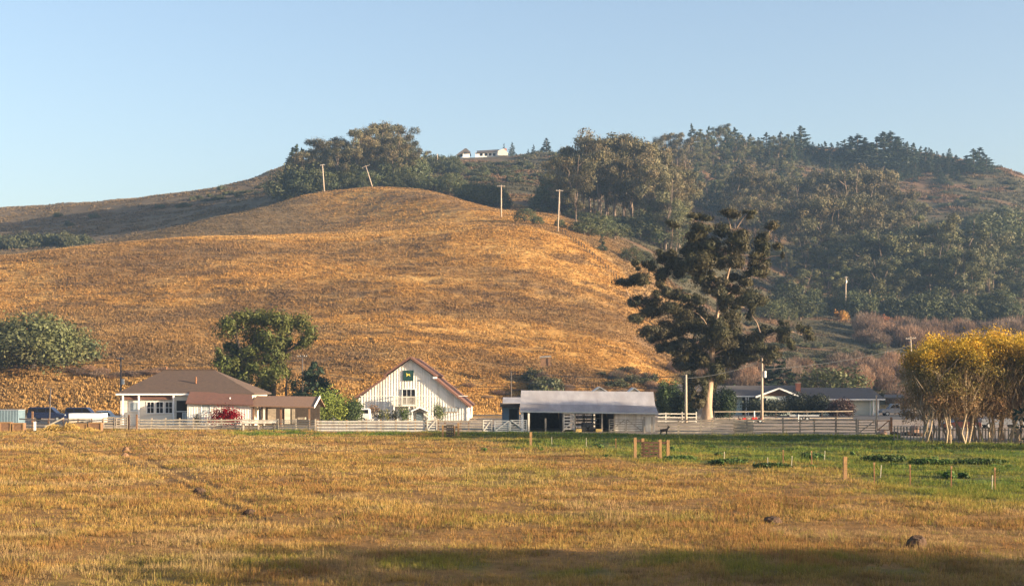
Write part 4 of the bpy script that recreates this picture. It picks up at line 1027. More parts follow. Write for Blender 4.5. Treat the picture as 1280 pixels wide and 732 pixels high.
MB().box(bx(529.5), bx(536), 199.82, 199.96, .2, bz(516)).build('panel', M['trim'], bn)
w = MB().box(bx(556), bx(573), 199.80, 199.94, bz(515), bz(508.6)).build('shuttered_window', M['greywood'], bn)
for k in range(4): MB().box(bx(557 + k * 4), bx(560 + k * 4), 199.77, 199.798, bz(514), bz(509.4)).build('pane', M['paleglass'], w)
MB().box(bx(583.2), bx(585.4), 199.84, 199.95, 0, bz(508.9)).build('corner_board', M['trim'], bn)

# metal-roofed livestock shed
d = 153.0
sh = thing('livestock_shed', 'long open-fronted livestock shed with pale corrugated metal roof beside the giant eucalyptus', 'shed', (PX(736, d), d, 0))
q = lambda px, py, dd: tuple(P(px, py, dd))
MB().slab([q(651.5, 487.6, 159.5), q(816.8, 489.4, 159.5), q(819, 507.2, 156), q(650.2, 505, 156)], .07).slab([(PX(651.5, 159.5), 159.52, PZ(487.6, 159.5)), (PX(816.8, 159.5), 159.52, PZ(489.4, 159.5)), (PX(817, 159.5), 165.5, 2.5), (PX(651, 159.5), 165.5, 2.5)], .07).build('roof', M['tin'], sh)
MB().slab([q(650, 504.6, 156.05), q(819.2, 506.6, 156.05), q(823, 516, 152.4), q(649.6, 513.4, 152.4)], .07).build('eave_roof', M['tin2'], sh)
MB().beam(q(649.6, 514.1, 152.37), q(823, 516.7, 152.37), .05, .14).build('gutter', M['steel'], sh)
MB().box(PX(651.5, d), PX(651.5, d) + .1, 153.2, 165, -.1, 2.35).box(PX(818, d), PX(818, d) + .1, 153.2, 165, -.1, 2.2).build('side_wall', M['bluewall'], sh)
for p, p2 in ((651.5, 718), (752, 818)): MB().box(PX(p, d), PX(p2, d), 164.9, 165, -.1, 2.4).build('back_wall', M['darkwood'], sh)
for p in (703.8, 768.4): MB().box(PX(p, d) - .05, PX(p, d) + .05, 153.3, 164.85, 0, 2.2).build('added_shade_wall', M['darkwood'], sh)  # walls added inside to keep the low sun out of the bays
bk = MB()
for z in (.35, .8, 1.25, 1.7): bk.box(PX(716, 165), PX(754, 165), 164.92, 165, z, z + .2)
for p in (719, 730, 741, 752): bk.box(PX(p, 164.8) - .08, PX(p, 164.8) + .08, 164.7, 164.86, 0, 2.4)
bk.build('back_rail', M['darkwood'], sh)
fw_ = MB().box(PX(768, d), PX(819, d), 152.98, 153.08, 0, PZ(516.3, d))
for k in range(20): x = PX(768.6, d) + k * .222; fw_.box(x, x + .04, 152.95, 152.982, .05, PZ(516.6, d))
fw_.build('front_wall', M['whitewood'], sh)
for p, m_ in ((653, 'trim'), (703.5, 'greywood'), (719, 'greywood'), (752.5, 'greywood'), (768, 'greywood')):
    MB().box(PX(p, d) - (.13 if p == 653 else .08), PX(p, d) + (.13 if p == 653 else .08), 152.8, 152.96, 0, PZ(515, d)).build('post', M[m_], sh)
gt = MB()
for k in range(6): gt.box(PX(705, 152.6), PX(718, 152.6), 152.55, 152.6, .25 + k * .33, .25 + k * .33 + .17)
for p in (705, 717.6): gt.box(PX(p, 152.6) - .05, PX(p, 152.6) + .05, 152.5, 152.54, .15, 2.15)
gt.beam((PX(705, 152.5), 152.48, .3), (PX(717, 152.5), 152.48, 1.2), .05, .1)
gt.build('gate', M['whitewood'], sh)
it = MB()
for z in (.7, 1.3, 1.8): it.box(PX(720, 157), PX(751, 157), 156.9, 157, z, z + .09)
for k in range(6): it.box(PX(722 + 5.5 * k, 157), PX(722.8 + 5.5 * k, 157), 156.86, 156.9, 0, 1.9)
it.build('stall_rail', M['greywood'], sh)
for p, la in ((719.5, 'straw bale at the shed opening beside the slatted gate'), (744.5, 'straw bale at the shed opening beside the bare grey post')):
    hb = MB().box(PX(p, 152), PX(p, 152) + .62, 151.8, 152.2, 0, .34); tag(hb.build('straw_bale', M['hay'], None, (PX(p, 152), 152, 0), bevel=.05), la, 'bale')
tr_ = thing('feed_cart', 'dark feed cart parked in the shed opening between two straw bales', 'cart', (PX(733, 152.5), 152.6, 0))
MB().box(PX(727, 152.5), PX(742, 152.5), 152.3, 153.4, .38, 1.0).build('tub', M['blackpaint'], tr_, bevel=.06)
for p in (729.5, 739.5): MB().tube([(PX(p, 152.3), 152.18, .3), (PX(p, 152.3), 152.29, .3)], .3, 14).build('wheel', M['rubber'], tr_)
MB().beam((PX(742, 152.5), 152.8, .9), (PX(746, 152.5), 152.8, 1.3), .05, .05).build('handle', M['steel'], tr_)

# small blue-grey shed
d = 165.0
ss = thing('small_shed', 'small blue-grey shed with flat pale roof attached near the livestock shed', 'shed', (PX(638, d), d, 0))
MB().box(PX(627.5, d), PX(649, d), 165, 169.5, -.1, PZ(508.2, d)).build('wall', M['bluewall'], ss)
MB().slab([q(628.8, 496.2, 170), q(651, 496.2, 170), q(650.4, 503.4, 164.6), q(628.2, 503.4, 164.6)], .08).build('roof', M['tin'], ss)
MB().box(PX(625, d), PX(650, d), 164.2, 169.8, PZ(508.4, d), PZ(503.9, d) ).build('eave_box', M['darkwood'], ss)
MB().box(PX(637, d), PX(646.5, d), 164.93, 164.99, 0, PZ(511, d)).build('door', M['dark'], ss)
MB().box(PX(636.4, d), PX(637, d), 164.9, 165, 0, PZ(510.4, d)).box(PX(646.5, d), PX(647.1, d), 164.9, 165, 0, PZ(510.4, d)).build('door_frame', M['darkwood'], ss)
for dd, p0, p1, t_ in ((163.2, 738, 762, 484.5), (163.6, 783, 803, 485.5)):
    h_ = thing('feed_silo_hood' if 0 else 'roof_shelter', 'pale gabled hood showing over the metal roof ridge, ' + ('nearer the two straw bales' if p0 == 738 else 'nearer the giant eucalyptus'), 'shelter', (PX((p0 + p1) / 2, 172), 172, 0))
    m = MB(); xm = PX((p0 + p1) / 2 - 1, 172); zt, ze = PZ(t_, 172) + .15, PZ(t_ + 6, 172)
    m.slab([(PX(p0, 172), 171, ze), (xm, 171, zt), (xm, 175, zt), (PX(p0, 172), 175, ze)], .08).slab([(xm + .01, 171, zt), (PX(p1, 172), 171, ze), (PX(p1, 172), 175, ze), (xm + .01, 175, zt)], .08).build('roof', M['steel'], h_)
    MB().extr([(PX(p0 + 3, 172), 0), (PX(p1 - 3, 172), 0), (PX(p1 - 3, 172), ze), (xm, zt - .2), (PX(p0 + 3, 172), ze)], 171.3, 174.8).build('wall', M['whitewood'], h_)

# ranch house
d = 235.0
rh = thing('ranch_house', 'long grey-roofed ranch house with pale green walls, brick chimney and front gable', 'house', (PX(1000, d), d, 0))
MB().box(PX(906, d), PX(1003, d), 236, 246, -.1, PZ(494.6, d)).box(PX(1003, d) + .01, PX(1098, d), 235.6, 246, -.1, PZ(498, d)).build('wall', M['sage'], rh)
rf = MB(); xa, xb = PX(897, d), PX(1003, d); ze, zr = PZ(494.2, 234.6), PZ(481.4, 241)
rf.slab([(xa, 234.6, ze), (xb, 234.6, ze), (xb, 241, zr), (xa, 241, zr)], .14).slab([(xa, 241.02, zr), (xb, 241.02, zr), (xb, 247.5, ze), (xa, 247.5, ze)], .14)
xa, xb = PX(1003.2, d), PX(1104.5, d); ze, zr = PZ(498.2, 234), PZ(484.2, 241)
xr = PX(1099, d)
rf.slab([(xa, 234, ze), (xb, 234, ze), (xr, 241, zr), (xa, 241, zr)], .14).slab([(xa, 241.02, zr), (xr, 241.02, zr), (xb, 248, ze), (xa, 248, ze)], .14)
rf.slab([(xb + .01, 234, ze), (xb + .01, 248, ze), (xr + .01, 241.01, zr)], .14)
rf.build('roof', M['greyshingle'], rh)
MB().beam((PX(1003, d), 233.96, PZ(499, 234)), (PX(1104.5, d), 233.96, PZ(499, 234)), .05, .18).build('fascia', M['trim'], rh)
MB().beam((PX(897, d), 234.56, PZ(495, 234.6)), (PX(946, d), 234.56, PZ(495, 234.6)), .05, .18).build('fascia', M['trim'], rh)
gm = MB(); gy = 232.6; L_, T_, R_ = (PX(944.5, gy), PZ(495.6, gy)), (PX(974, gy), PZ(484.6, gy)), (PX(1003, gy), PZ(496.2, gy))
for u, v in ((L_, T_), (T_, R_)): gm.slab([(u[0], gy, u[1]), (v[0], gy, v[1]), (v[0], 240, v[1]), (u[0], 240, u[1])], .14)
gr = gm.build('gable_roof', M['greyshingle'], rh)
MB().beam((L_[0], gy - .04, L_[1] - .06), (T_[0], gy - .04, T_[1] - .06), .07, .26).beam((T_[0], gy - .04, T_[1] - .06), (R_[0], gy - .04, R_[1] - .06), .07, .26).build('barge_board', M['trim'], gr)
MB().extr([(PX(950, 233.4), 0), (PX(998, 233.4), 0), (PX(998, 233.4), PZ(494.8, 233.4)), (PX(950, 233.4), PZ(494.8, 233.4))], 233.4, 236).build('wall', M['sage'], rh)
MB().extr([(PX(949, 233.4), PZ(494.7, 233.4)), (PX(999, 233.4), PZ(494.7, 233.4)), (PX(974, 233.4), PZ(485.6, 233.4))], 233.5, 236).build('gable_panel', M['brownwood'], rh)
window(rh, 973, 983, 495.8, 506, 233.4, 233.4, 'paleglass', bars=1); window(rh, 985.5, 996, 496.5, 506, 233.4, 233.4, 'paleglass', bars=1)
window(rh, 953, 958, 497, 506, 233.4, 233.4, 'glass', bars=0)
MB().box(PX(929, d), PX(945, d), 235.9, 235.98, 0, PZ(496.4, d)).build('porch_shade_panel', M['dark'], rh)  # dark sheet in front of the wall, standing for shade inside the porch
for p in (932.5, 935.5): MB().box(PX(p, d) - .08, PX(p, d) + .08, 234.9, 235.1, 0, PZ(495.8, d)).build('post', M['trim'], rh)
window(rh, 912, 922, 498, 508, d, 236, 'glass', bars=1)
window(rh, 1029, 1043.5, 499.4, 506, d, 235.6, 'paleglass', bars=2)
gd = MB().box(PX(1049, d), PX(1088, d), 235.5, 235.58, 0, PZ(500.8, d)).build('garage_door', mat('pale_garage_door', (0.50, 0.50, 0.42), .7, .06, 2), rh)
gp = MB()
for k in range(3): gp.box(PX(1049, d) + .05, PX(1088, d) - .05, 235.478, 235.498, .55 + k * .6, .59 + k * .6)
gp.build('panel_joint', M['sage'], gd)
fm = MB().box(PX(1047.6, d), PX(1049, d), 235.44, 235.58, 0, PZ(499.6, d)).box(PX(1088, d), PX(1089.4, d), 235.44, 235.58, 0, PZ(499.6, d)).box(PX(1049, d), PX(1088, d), 235.44, 235.58, PZ(500.8, d), PZ(499.6, d))
fm.build('garage_frame', M['trim'], rh)
for p in (1091.5, 1097.5): MB().box(PX(p, d) - .12, PX(p, d) + .12, 234.7, 234.94, 0, PZ(499, d)).build('post', M['trim'], rh)
ch = MB().box(PX(994.2, 238), PX(1000, 238), 237.4, 238.3, 2.5, PZ(478.6, 238)).build('chimney', M['brick'], rh)
MB().box(PX(993.6, 238), PX(1000.6, 238), 237.3, 238.4, PZ(478.6, 238) + .002, PZ(477.6, 238)).build('cap', M['greywood'], ch)
MB().tube([(PX(998.6, 238), 237.9, PZ(477.6, 238)), (PX(998.6, 238), 237.9, PZ(476, 238))], .12, 8).build('flue', M['rust'], ch)
ob = thing('outbuilding', 'small grey outbuilding half hidden behind the giant eucalyptus trunk and its pole', 'shed', (PX(870, 238), 238, 0))
MB().box(PX(847, 238), PX(892, 238), 237, 243, -.1, PZ(488.6, 238)).build('wall', M['greywood'], ob)
MB().slab([q(844.5, 488.4, 236.4), q(894, 488.4, 236.4), q(894, 479.6, 240), q(844.5, 479.6, 240)], .12).build('roof', M['greyshingle'], ob)
cp = thing('carport', 'dark flat-roofed carport sheltering a pickup beside the ranch house garage', 'carport', (PX(1117, 240), 240, 0))
MB().slab([q(1104.5, 496.5, 237), q(1130, 496.5, 237), q(1129, 492.5, 243), q(1106, 492.5, 243)], .15).build('roof', M['greyshingle'], cp)
for p, y in ((1107, 237.3), (1128, 237.3), (1107, 242.7), (1128, 242.7)): MB().box(PX(p, 238) - .08, PX(p, 238) + .08, y - .08, y + .08, 0, 2.75).build('post', M['darkwood'], cp)

# house on the hill
d = 776.0; hz = PZ(198, d)
hh = thing('hill_house', 'long white house with dark roofs on the skyline, far up the hill', 'house', (PX(605, d), d, hz))
MB().box(PX(594, d), PX(633, d), 776, 786, hz - 8, PZ(190.4, d)).build('wall', M['trim'], hh)
MB().slab([q(596, 190.6, 775), q(624, 189, 775), q(624, 186.8, 782), q(596, 188.4, 782)], .4).build('roof', M['greyshingle'], hh)
MB().extr([(PX(571, d), PZ(193.6, d)), (PX(581.5, d), PZ(186, d)), (PX(583, d), PZ(186, d)), (PX(588, d), PZ(190, d)), (PX(588, d), PZ(192, d)), (PX(581, d), PZ(190.4, d)), (PX(571, d), PZ(195, d))], 774.5, 786).build('wing_roof', M['greyshingle'], hh)
MB().box(PX(578.5, d), PX(587, d), 775.5, 785, hz - 8, PZ(191.0, d)).build('wing_wall', M['trim'], hh)
MB().extr([(PX(622, d), PZ(195, d)), (PX(622.5, d), PZ(189.4, d)), (PX(630, d), PZ(186.6, d)), (PX(635, d), PZ(192, d)), (PX(635, d), PZ(195, d))], 774, 785).build('end_gable', M['cream'], hh)
MB().box(PX(631, d), PX(633.2, d), 778, 779.2, PZ(190, d), PZ(184.8, d)).build('chimney', M['brick'], hh)
for p in (600, 606, 611, 616): MB().box(PX(p, d), PX(p + 3.4, d), 775.9, 775.99, PZ(195, d), PZ(191.6, d)).build('window', M['glass'], hh)

# hut on the hillside
d = 263.0
z_ = H(PX(681, d), d); hu = thing('hillside_hut', 'small open wooden hut on the golden hill above the tangled shrub', 'hut', (PX(681, d), d, z_))
MB().box(PX(676, d), PX(688, d), d, d + 1.8, PZ(453, d) - .6, PZ(447.2, d)).build('wall', M['brownwood'], hu)
MB().slab([q(674.5, 446.6, d - .4), q(689, 445.4, d - .4), q(689, 443.8, d + 2.2), q(674.5, 445, d + 2.2)], .1).build('roof', M['greywood'], hu)
MB().box(PX(688.4, d), PX(689, d), d - .3, d - .2, PZ(453, d) - .6, PZ(440.5, d)).build('post', M['darkwood'], hu)

# ---------------------------------------------------------------- fences, gates and posts
def fence(name, label, px0, px1, d0, d1, top, n_rail, rail_h, posts, rail='paleboard', post='greywood', pw=.13, over=.12, bottom=.15, seed=0, sag=.03):
    rr = random.Random(seed); t = thing(name, label, 'fence', (PX((px0 + px1) / 2, (d0 + d1) / 2), (d0 + d1) / 2, 0))
    dd = lambda p: d0 + (d1 - d0) * (p - px0) / (px1 - px0)
    stops = [px0] + [p for p in posts if px0 + 2 < p < px1 - 2] + [px1]
    for k in range(n_rail):
        m = MB(); z = bottom + (top - bottom - rail_h) * k / max(1, n_rail - 1)
        e = rr.uniform(-sag, sag)
        for a, b in zip(stops[:-1], stops[1:]):
            f = rr.uniform(-sag, sag)
            m.beam((PX(a, dd(a)), dd(a) - .03, z + rail_h / 2 + e), (PX(b, dd(b)) - .01, dd(b) - .03, z + rail_h / 2 + f), .035, rail_h); e = f
        m.build('rail', M[rail], t)
    for p in posts:
        x, y = PX(p, dd(p)), dd(p); tl = rr.uniform(-.03, .03); w = pw * rr.uniform(.85, 1.15)
        MB().beam((x, y + w / 2 + .02, -.2), (x + tl, y + w / 2 + .02, top + over + rr.uniform(-.06, .06)), w, w).build('post', M[post], t)
    return t
def gate(label, px0, px1, d, z0, z1, n, m_, diag=1, rw=.09, name='farm_gate'):
    t = thing(name, label, 'gate', (PX((px0 + px1) / 2, d), d, 0)); a, b = PX(px0, d), PX(px1, d)
    m = MB()
    for k in range(n):
        z = z0 + (z1 - z0) * k / (n - 1); m.box(a, b, d - .02, d + .02, z - rw / 2, z + rw / 2)
    m.build('rail', M[m_], t)
    for e in (a, b - .1): MB().box(e, e + .1, d - .062, d - .022, z0 - .05, z1 + .05).build('stile', M[m_], t)
    if diag:
        p, r_ = ((a + .1, z0), (b - .1, z1)) if diag > 0 else ((a + .1, z1), (b - .1, z0))
        MB().beam((p[0], d - .09, p[1]), (r_[0], d - .09, r_[1]), .04, .1).build('brace', M[m_], t)
    return t
def lin(a, b, n): return [a + (b - a) * i / n for i in range(n + 1)]
fence('board_fence', 'weathered cream board fence running before the farmhouse', 172, 346, 158, 156, 1.22, 4, .15, lin(172, 346, 10), seed=1)
fence('board_fence', 'weathered board fence piece under the farmhouse carport, with thin rails', 346, 394, 156, 153.5, 1.2, 5, .08, [347, 353, 370, 386, 394], seed=2, post='greywood')
fence('board_fence', 'pale four-rail board fence in front of the white barn', 396, 533, 151.5, 150.5, 1.25, 4, .17, [397, 433, 458, 476, 495, 510, 519, 532], seed=3, rail='whitewood', post='tanwood')
fence('board_fence', 'darker board fence with dropped rails between the diagonal white gate and steel gates', 547, 603, 150.5, 150.2, 1.2, 4, .15, [548, 556, 576, 586, 603], seed=4, rail='greywood', post='brownwood')
fence('board_fence', 'long grey five-rail fence under the giant eucalyptus, facing the green pasture', 822, 1071, 144, 143.2, 1.55, 5, .13, [848, 876, 890, 918, 934, 979, 1000, 1018, 1045, 1071], seed=5, post='greywood', rail='greywood', over=.16)
MB_ = MB().box(PX(918.5, 144), PX(942, 144), 143.98, 144.04, .1, 1.5)
bp_ = MB_.build('fence_panel', M['paleboard'], [o for o in COL.objects if o.get('label', '').startswith('long grey five-rail')][0])
gate('white wooden gate with one diagonal brace in the fence before the barn', 533.6, 546.6, 150.4, .3, 1.35, 5, 'whitewood', 1)
gate('narrow grey-white gate with slanting brace between dark fence and steel gates', 603.4, 615.4, 150.2, .2, 1.3, 5, 'whitewood', 1)
gate('grey steel gate, its brace rising towards the livestock shed', 618, 637, 150, .2, 1.25, 6, 'steel', 1)
gate('grey steel gate nearest the livestock shed post, its brace falling towards it', 637.6, 659, 150, .2, 1.3, 6, 'steel', -1)
gate('weathered grey gate with crossing rails in front of the livestock shed board wall', 761, 782, 147.2, .25, 1.45, 6, 'greywood', 1)
gate('grey gate with falling brace ending at the twin posts beside the shed wall', 782.6, 804, 147, .25, 1.45, 6, 'greywood', -1)
gate('old grey gate hung between the two end posts near the tan rocks', 1072, 1095, 143.2, .2, 1.5, 6, 'greywood', 1)
gate('sagging pole gate with one long brace next to the purple-brown rocks', 1095.6, 1112, 143, .5, 1.45, 2, 'brownwood', 1)
def post_thing(px, d, h, w, label, m_='greywood', lean=0.0, name='fence_post', group=None, top=None):
    x, y = PX(px, d), d; z = max(field_z(np.array([x]), np.array([y]))[0], -.1) if d < 170 else 0
    t = MB().beam((x, y, z - .3), (x + lean, y, z + h), w, w)
    if top: t.beam((x + lean, y, z + h + .002), (x + lean, y, z + h + .002 + top), w * 1.6, w * 1.6, 1)
    return tag(t.build(name, [M[m_], M['tanwood']] if top else M[m_], None, (x, y, 0)), label, 'post', group)
post_thing(661, 150, 2.05, .2, 'tall pale post at the corner where steel gates meet the shed', 'whitewood')
post_thing(682, 150.4, 1.5, .17, 'grey post standing alone before the dark shed opening', 'greywood')
post_thing(805.5, 147, 1.75, .2, 'thick grey post, shed side of the twin posts by the board wall', 'greywood')
post_thing(815, 146.5, 1.75, .18, 'thinner grey post, tree side of the twin posts by the board wall', 'greywood')
post_thing(1114, 143, 1.8, .2, 'thick brown end post where the grey fence stops near the yellow trees', 'brownwood')
post_thing(1095.5, 142.6, 4.0, .13, 'tall thin pale pole between the two end gates', 'polewood', name='pole')
post_thing(161, 158, 1.75, .16, 'reddish brown post at the slatted panel beside the farmhouse corner', 'brownwood')
post_thing(171, 157.6, 1.75, .16, 'reddish brown post where the farmhouse board fence begins', 'brownwood')
# wire fence across the pasture
post_thing(1056, CAMH * F / (598.5 - HY), 1.2, .19, 'stout tan wooden post alone in the open green pasture', 'tanwood', .02)
post_thing(663.5, CAMH * F / (558 - HY), 1.2, .2, 'stout tan wooden post in the green strip before the livestock shed', 'tanwood')
for px, bt, h in ((1093, 604, .98), (1138, 606, .95), (1189, 608, .94), (1244, 612, .95), (1015, 583, .85), (979, 580, .8), (770, 563, .8)):
    post_thing(px, CAMH * F / (bt - HY), h, .05, 'thin rusty steel stake with tan cap on the pasture wire fence', 'rust', random.Random(px).uniform(-.04, .04), 'fence_stake', 'steel stakes on the pasture wire fence', .13)
for px, bt in ((1100, 597), (989, 584), (733, 558), (690, 556), (1240, 610), (1030, 575), (905, 578), (960, 585)):
    post_thing(px, CAMH * F / (bt - HY), .7, .035, 'very thin pale stick standing in the pasture grass', 'paleboard', random.Random(px).uniform(-.08, .08), 'stick', 'thin sticks in the pasture')
w_ = MB(); wp = [(663.5, 558), (770, 563), (979, 580), (1015, 583), (1056, 598.5), (1093, 604), (1138, 606), (1189, 608), (1244, 612), (1300, 615)]
wpts = [(PX(p, CAMH * F / (b - HY)), CAMH * F / (b - HY)) for p, b in wp]
wf = thing('wire_fence', 'thin sagging wires strung along the steel stakes through the green pasture', 'fence', (wpts[0][0], wpts[0][1], 0))
for z in (.45, .8): MB().tube([(x, y, z + .03) for x, y in wpts], .006, 4).build('wire', M['wire'], wf)
hf = thing('wire_fence', 'dark line of fence posts and wire climbing the right flank of the golden hill'.replace('right flank', 'shaded flank'), 'fence', (PX(740, 366), 366, H(PX(740, 366), 366)))
pts_ = []
for i in range(26):
    u = i / 25; px = 700 + 84 * u; dd = hit(px, 291 + 72 * u * (.75 + .25 * u)); pts_.append((PX(px, dd), dd, H(PX(px, dd), dd)))
for x, y, z in pts_: MB().beam((x, y, z - .4), (x, y, z + 1.25), .16, .16).build('post', M['darkwood'], hf)
for zz in (.35, .7, 1.05): MB().tube([(x, y, z + zz) for x, y, z in pts_], .03, 4).build('wire', M['wire'], hf)
# wooden corner braces with slatted crates
def brace(label, posts, rails, crate, d, m_):
    t = thing('fence_brace', label, 'fence brace', (PX(posts[0][0], d), d, 0))
    for p, top, bt, w in posts: MB().box(PX(p, d) - w / 2, PX(p, d) + w / 2, d - w / 2, d + w / 2, -.3, PZ(top, d)).build('post', M['tanwood'], t)
    for a, b, py in rails: MB().beam((PX(a, d), d, PZ(py, d)), (PX(b, d), d, PZ(py, d)), .15, .15).build('crossbeam', M['cratewood'], t)
    c = MB(); p0, p1, t0, t1 = crate; n = 5
    for k in range(n):
        z = PZ(t1, d) + .05 + (PZ(t0, d) - PZ(t1, d) - .2) * k / (n - 1); c.box(PX(p0, d), PX(p1, d), d - .16, d - .12, z, z + .14)
    for k in range(4):
        x = PX(p0, d) + (PX(p1, d) - PX(p0, d) - .1) * k / 3; c.box(x, x + .1, d - .118, d - .05, PZ(t1, d), PZ(t0, d))
    c.build('slatted_panel', M[m_], t)
brace('tan wooden H-brace with brown slatted panel in the open pasture', [(794, 546.5, 572, .2), (803.5, 547.5, 572, .2), (825, 549, 573, .22), (835, 549.5, 573, .2)], [(794, 803.5, 550.5), (825, 835, 553)], (803.9, 824, 551.5, 571.5), 97.5, 'cratewood')
brace('smaller wooden H-brace with dark slatted panel at the fence before the barn', [(553.5, 531, 546, .18), (568, 532, 546, .18), (573, 528, 546, .2)], [(553.5, 558, 533), (568, 573, 533.5)], (558, 567.4, 530.5, 545.5), 139, 'darkwood')
# fences further back
fence('rail_fence', 'white two-rail fence behind the giant eucalyptus trunk side of the shed', 822, 871, 190, 190, 1.25, 3, .13, [832.5, 853, 870.5], rail='whitewood', post='whitewood', seed=7)
fence('rail_fence', 'dark post-and-rail fence in front of the ranch house hedges', 893, 1066, 203, 206, 1.25, 2, .12, lin(893, 1066, 9), rail='greywood', post='darkwood', seed=8)
fence('picket_fence', 'thin weathered picket fence under the yellow trees', 1118, 1330, 128, 121, 1.15, 2, .06, lin(1118, 1330, 52), rail='greywood', post='greywood', pw=.08, seed=9, over=.2)
fence('rail_fence', 'rough grey rail fence with slanting rails before the dark parked vehicles', 24, 128, 163, 159, 1.1, 3, .14, [43, 60, 79, 97, 114, 128], rail='greywood', post='brownwood', seed=10, sag=.16)
gate('dark slatted wooden gate beside the farmhouse corner', 129, 144, 157.6, .3, 1.4, 5, 'greywood', 0, .16)
gate('slatted grey gate next to the reddish posts by the farmhouse corner', 145, 159.6, 157.6, .3, 1.35, 5, 'greywood', 0, .16)
post_thing(43.5, 156, 1.1, .2, 'short bright white post at the start of the dark cattle path', 'trim')
post_thing(40.6, 163.4, 2.0, .18, 'brown gate post behind the short white post', 'brownwood')
pl = MB().beam((PX(56, 158), 158, .35), (PX(80, 158), 158, 1.35), .06, .14); tag(pl.build('plank', M['paleboard'], None, (PX(68, 158), 158, 0)), 'loose pale plank leaning across the rough rail fence', 'plank')
for a, b, t_, d_, la, m_ in ((0, 13, 527.5, 153.5, 'brown wooden crate with pale frame at the edge of the pasture', 'brownwood'), (16, 29, 528.5, 153.5, 'reddish brown wooden box beside the pale framed crate', 'brownwood'), (96, 108, 529, 155, 'tan wooden box between straw heap and white trailer', 'tanwood'), (111, 126, 528, 155, 'brown and tan box beside the slatted gate', 'brownwood')):
    t = thing('wooden_box', la, 'box', (PX((a + b) / 2, d_), d_, 0)); zt = PZ(t_, d_)
    MB().box(PX(a, d_), PX(b, d_), d_, d_ + .9, 0, zt).build('panel', M[m_], t)
    f = MB()
    for p in (a, b): f.box(PX(p, d_) - .06, PX(p, d_) + .06, d_ - .05, d_ - .003, 0, zt + .04)
    f.box(PX(a, d_) + .06, PX(b, d_) - .06, d_ - .05, d_ - .003, zt - .08, zt + .04); f.build('frame', M['tanwood'], t)
# straw heap
rng = np.random.default_rng(55); n = 3200
px_ = rng.uniform(50, 122, n); hgt = (np.exp(-((px_ - 66) / 9) ** 2) * .75 + np.exp(-((px_ - 88) / 10) ** 2) * .95 + np.exp(-((px_ - 112) / 7) ** 2) * .4) * rng.random(n)
c_ = np.stack([PX(px_, 153.0), 153 + rng.normal(size=n) * .6, hgt], 1)
v, f, c = cards(rng, c_, rng.normal(size=(n, 3)) + [0, -.3, .8], .45 * np.ones(n), .07 * np.ones(n), 0, np.array((.50, .34, .10)) * rng.uniform(.6, 1.3, (n, 1)))
tag(np_mesh('straw_heap', v, f, M['leaf_dry'], c, base=(PX(86, 153), 153, 0)), 'low heap of loose yellow straw before the rough rail fence', 'straw heap')

# ---------------------------------------------------------------- utility poles and wires
def pole(px, base, top, d, label, m_='polewood', lean=0, arm=2.2, r=.15, z=None, extra=None):
    x = PX(px, d); zb = (max(H(x, d), 0) if z is None else z); zt = PZ(top, d); xt = PX(px + lean, d)
    t = thing('utility_pole', label, 'pole', (x, d, zb))
    MB().tube([(x, d, zb - 1), (xt, d, zt)], [r * 1.15, r * .8], 9).build('shaft', M[m_], t, smooth=True)
    if arm:
        ax = Vector((xt - x, 0, zt - zb)).normalized(); side = Vector((ax.z, 0, -ax.x)); c = Vector((xt, d - r - .05, zt)) - ax * .35
        MB().beam(c - side * arm / 2, c + side * arm / 2, .11, .13).build('crossarm', M[m_], t)
        for s in (-.45, -.2, .2, .45):
            p = c + side * arm * s; MB().tube([p + ax * .07, p + ax * .24], .05, 6).build('insulator', M['paleglass'], t)
    if extra:
        MB().tube([(x + .35, d, zt - extra), (x + .35, d, zt - extra - .9)], .26, 10).build('transformer', M['steel'], t)
    return Vector((xt, d, zt))
tops = {}
tops['a'] = pole(151, 500, 446, 228, 'grey utility pole behind the farmhouse roof corner', 'polegrey', 0, 1.2, .15, 0, 3.5)
pole(61, 525, 485, 168, 'thin leaning grey pole in front of the dark van', 'polegrey', 2.4, 0, .09, 0)
tops['c'] = pole(378, 480, 443, 236, 'small dark pole with crossarm half hidden behind the farmhouse tree', 'polegrey', 0, 1.6, .12, 0)
tops['d'] = pole(639, 500, 463, 232, 'thin dark pole rising behind the small blue-grey shed', 'polegrey', 0, 0, .11, 0)
tops['e'] = pole(857.5, 526, 468, 186, 'pale utility pole against the hedge beside the giant trunk', 'polewood', 0, 0, .17, 0)
tops['f'] = pole(952.5, 524, 447, 196, 'tall pale utility pole in front of the ranch house gable', 'polewood', 0, 0, .18, 0, 1.8)
tops['g'] = pole(1143.5, 470, 420.5, 262, 'pale leaning pole with crossarm rising behind the yellow trees', 'polewood', -5.5, 1.9, .17, 0)
pole(1056.5, 378, 345.5, 458, 'pale utility pole before the dark valley grove', 'polewood', 1, 1.0, .22, None, 1.2)
tops['h'] = pole(697, 288, 237, hit(697, 290), 'pale utility pole on the hill edge in front of the central grove', 'polewood', 2.4, 2.0, .19)
tops['i'] = pole(626.5, 271, 231.5, hit(626.5, 272), 'straight pale utility pole on the far side of the golden hill', 'polewood', 0, 2.3, .2)
tops['j'] = pole(467, 235, 207, 528, 'strongly leaning utility pole under the hilltop grove', 'polewood', -10, 3.2, .2)
tops['k'] = pole(405.5, 236, 205.5, 531, 'slightly leaning utility pole on the dark side of the knoll', 'polewood', -2.5, 1.8, .24)
pole(547.5, 208, 192.5, 640, 'grey pole standing among the dark bushes below the hill house', 'polewood', -1, 0, .24)
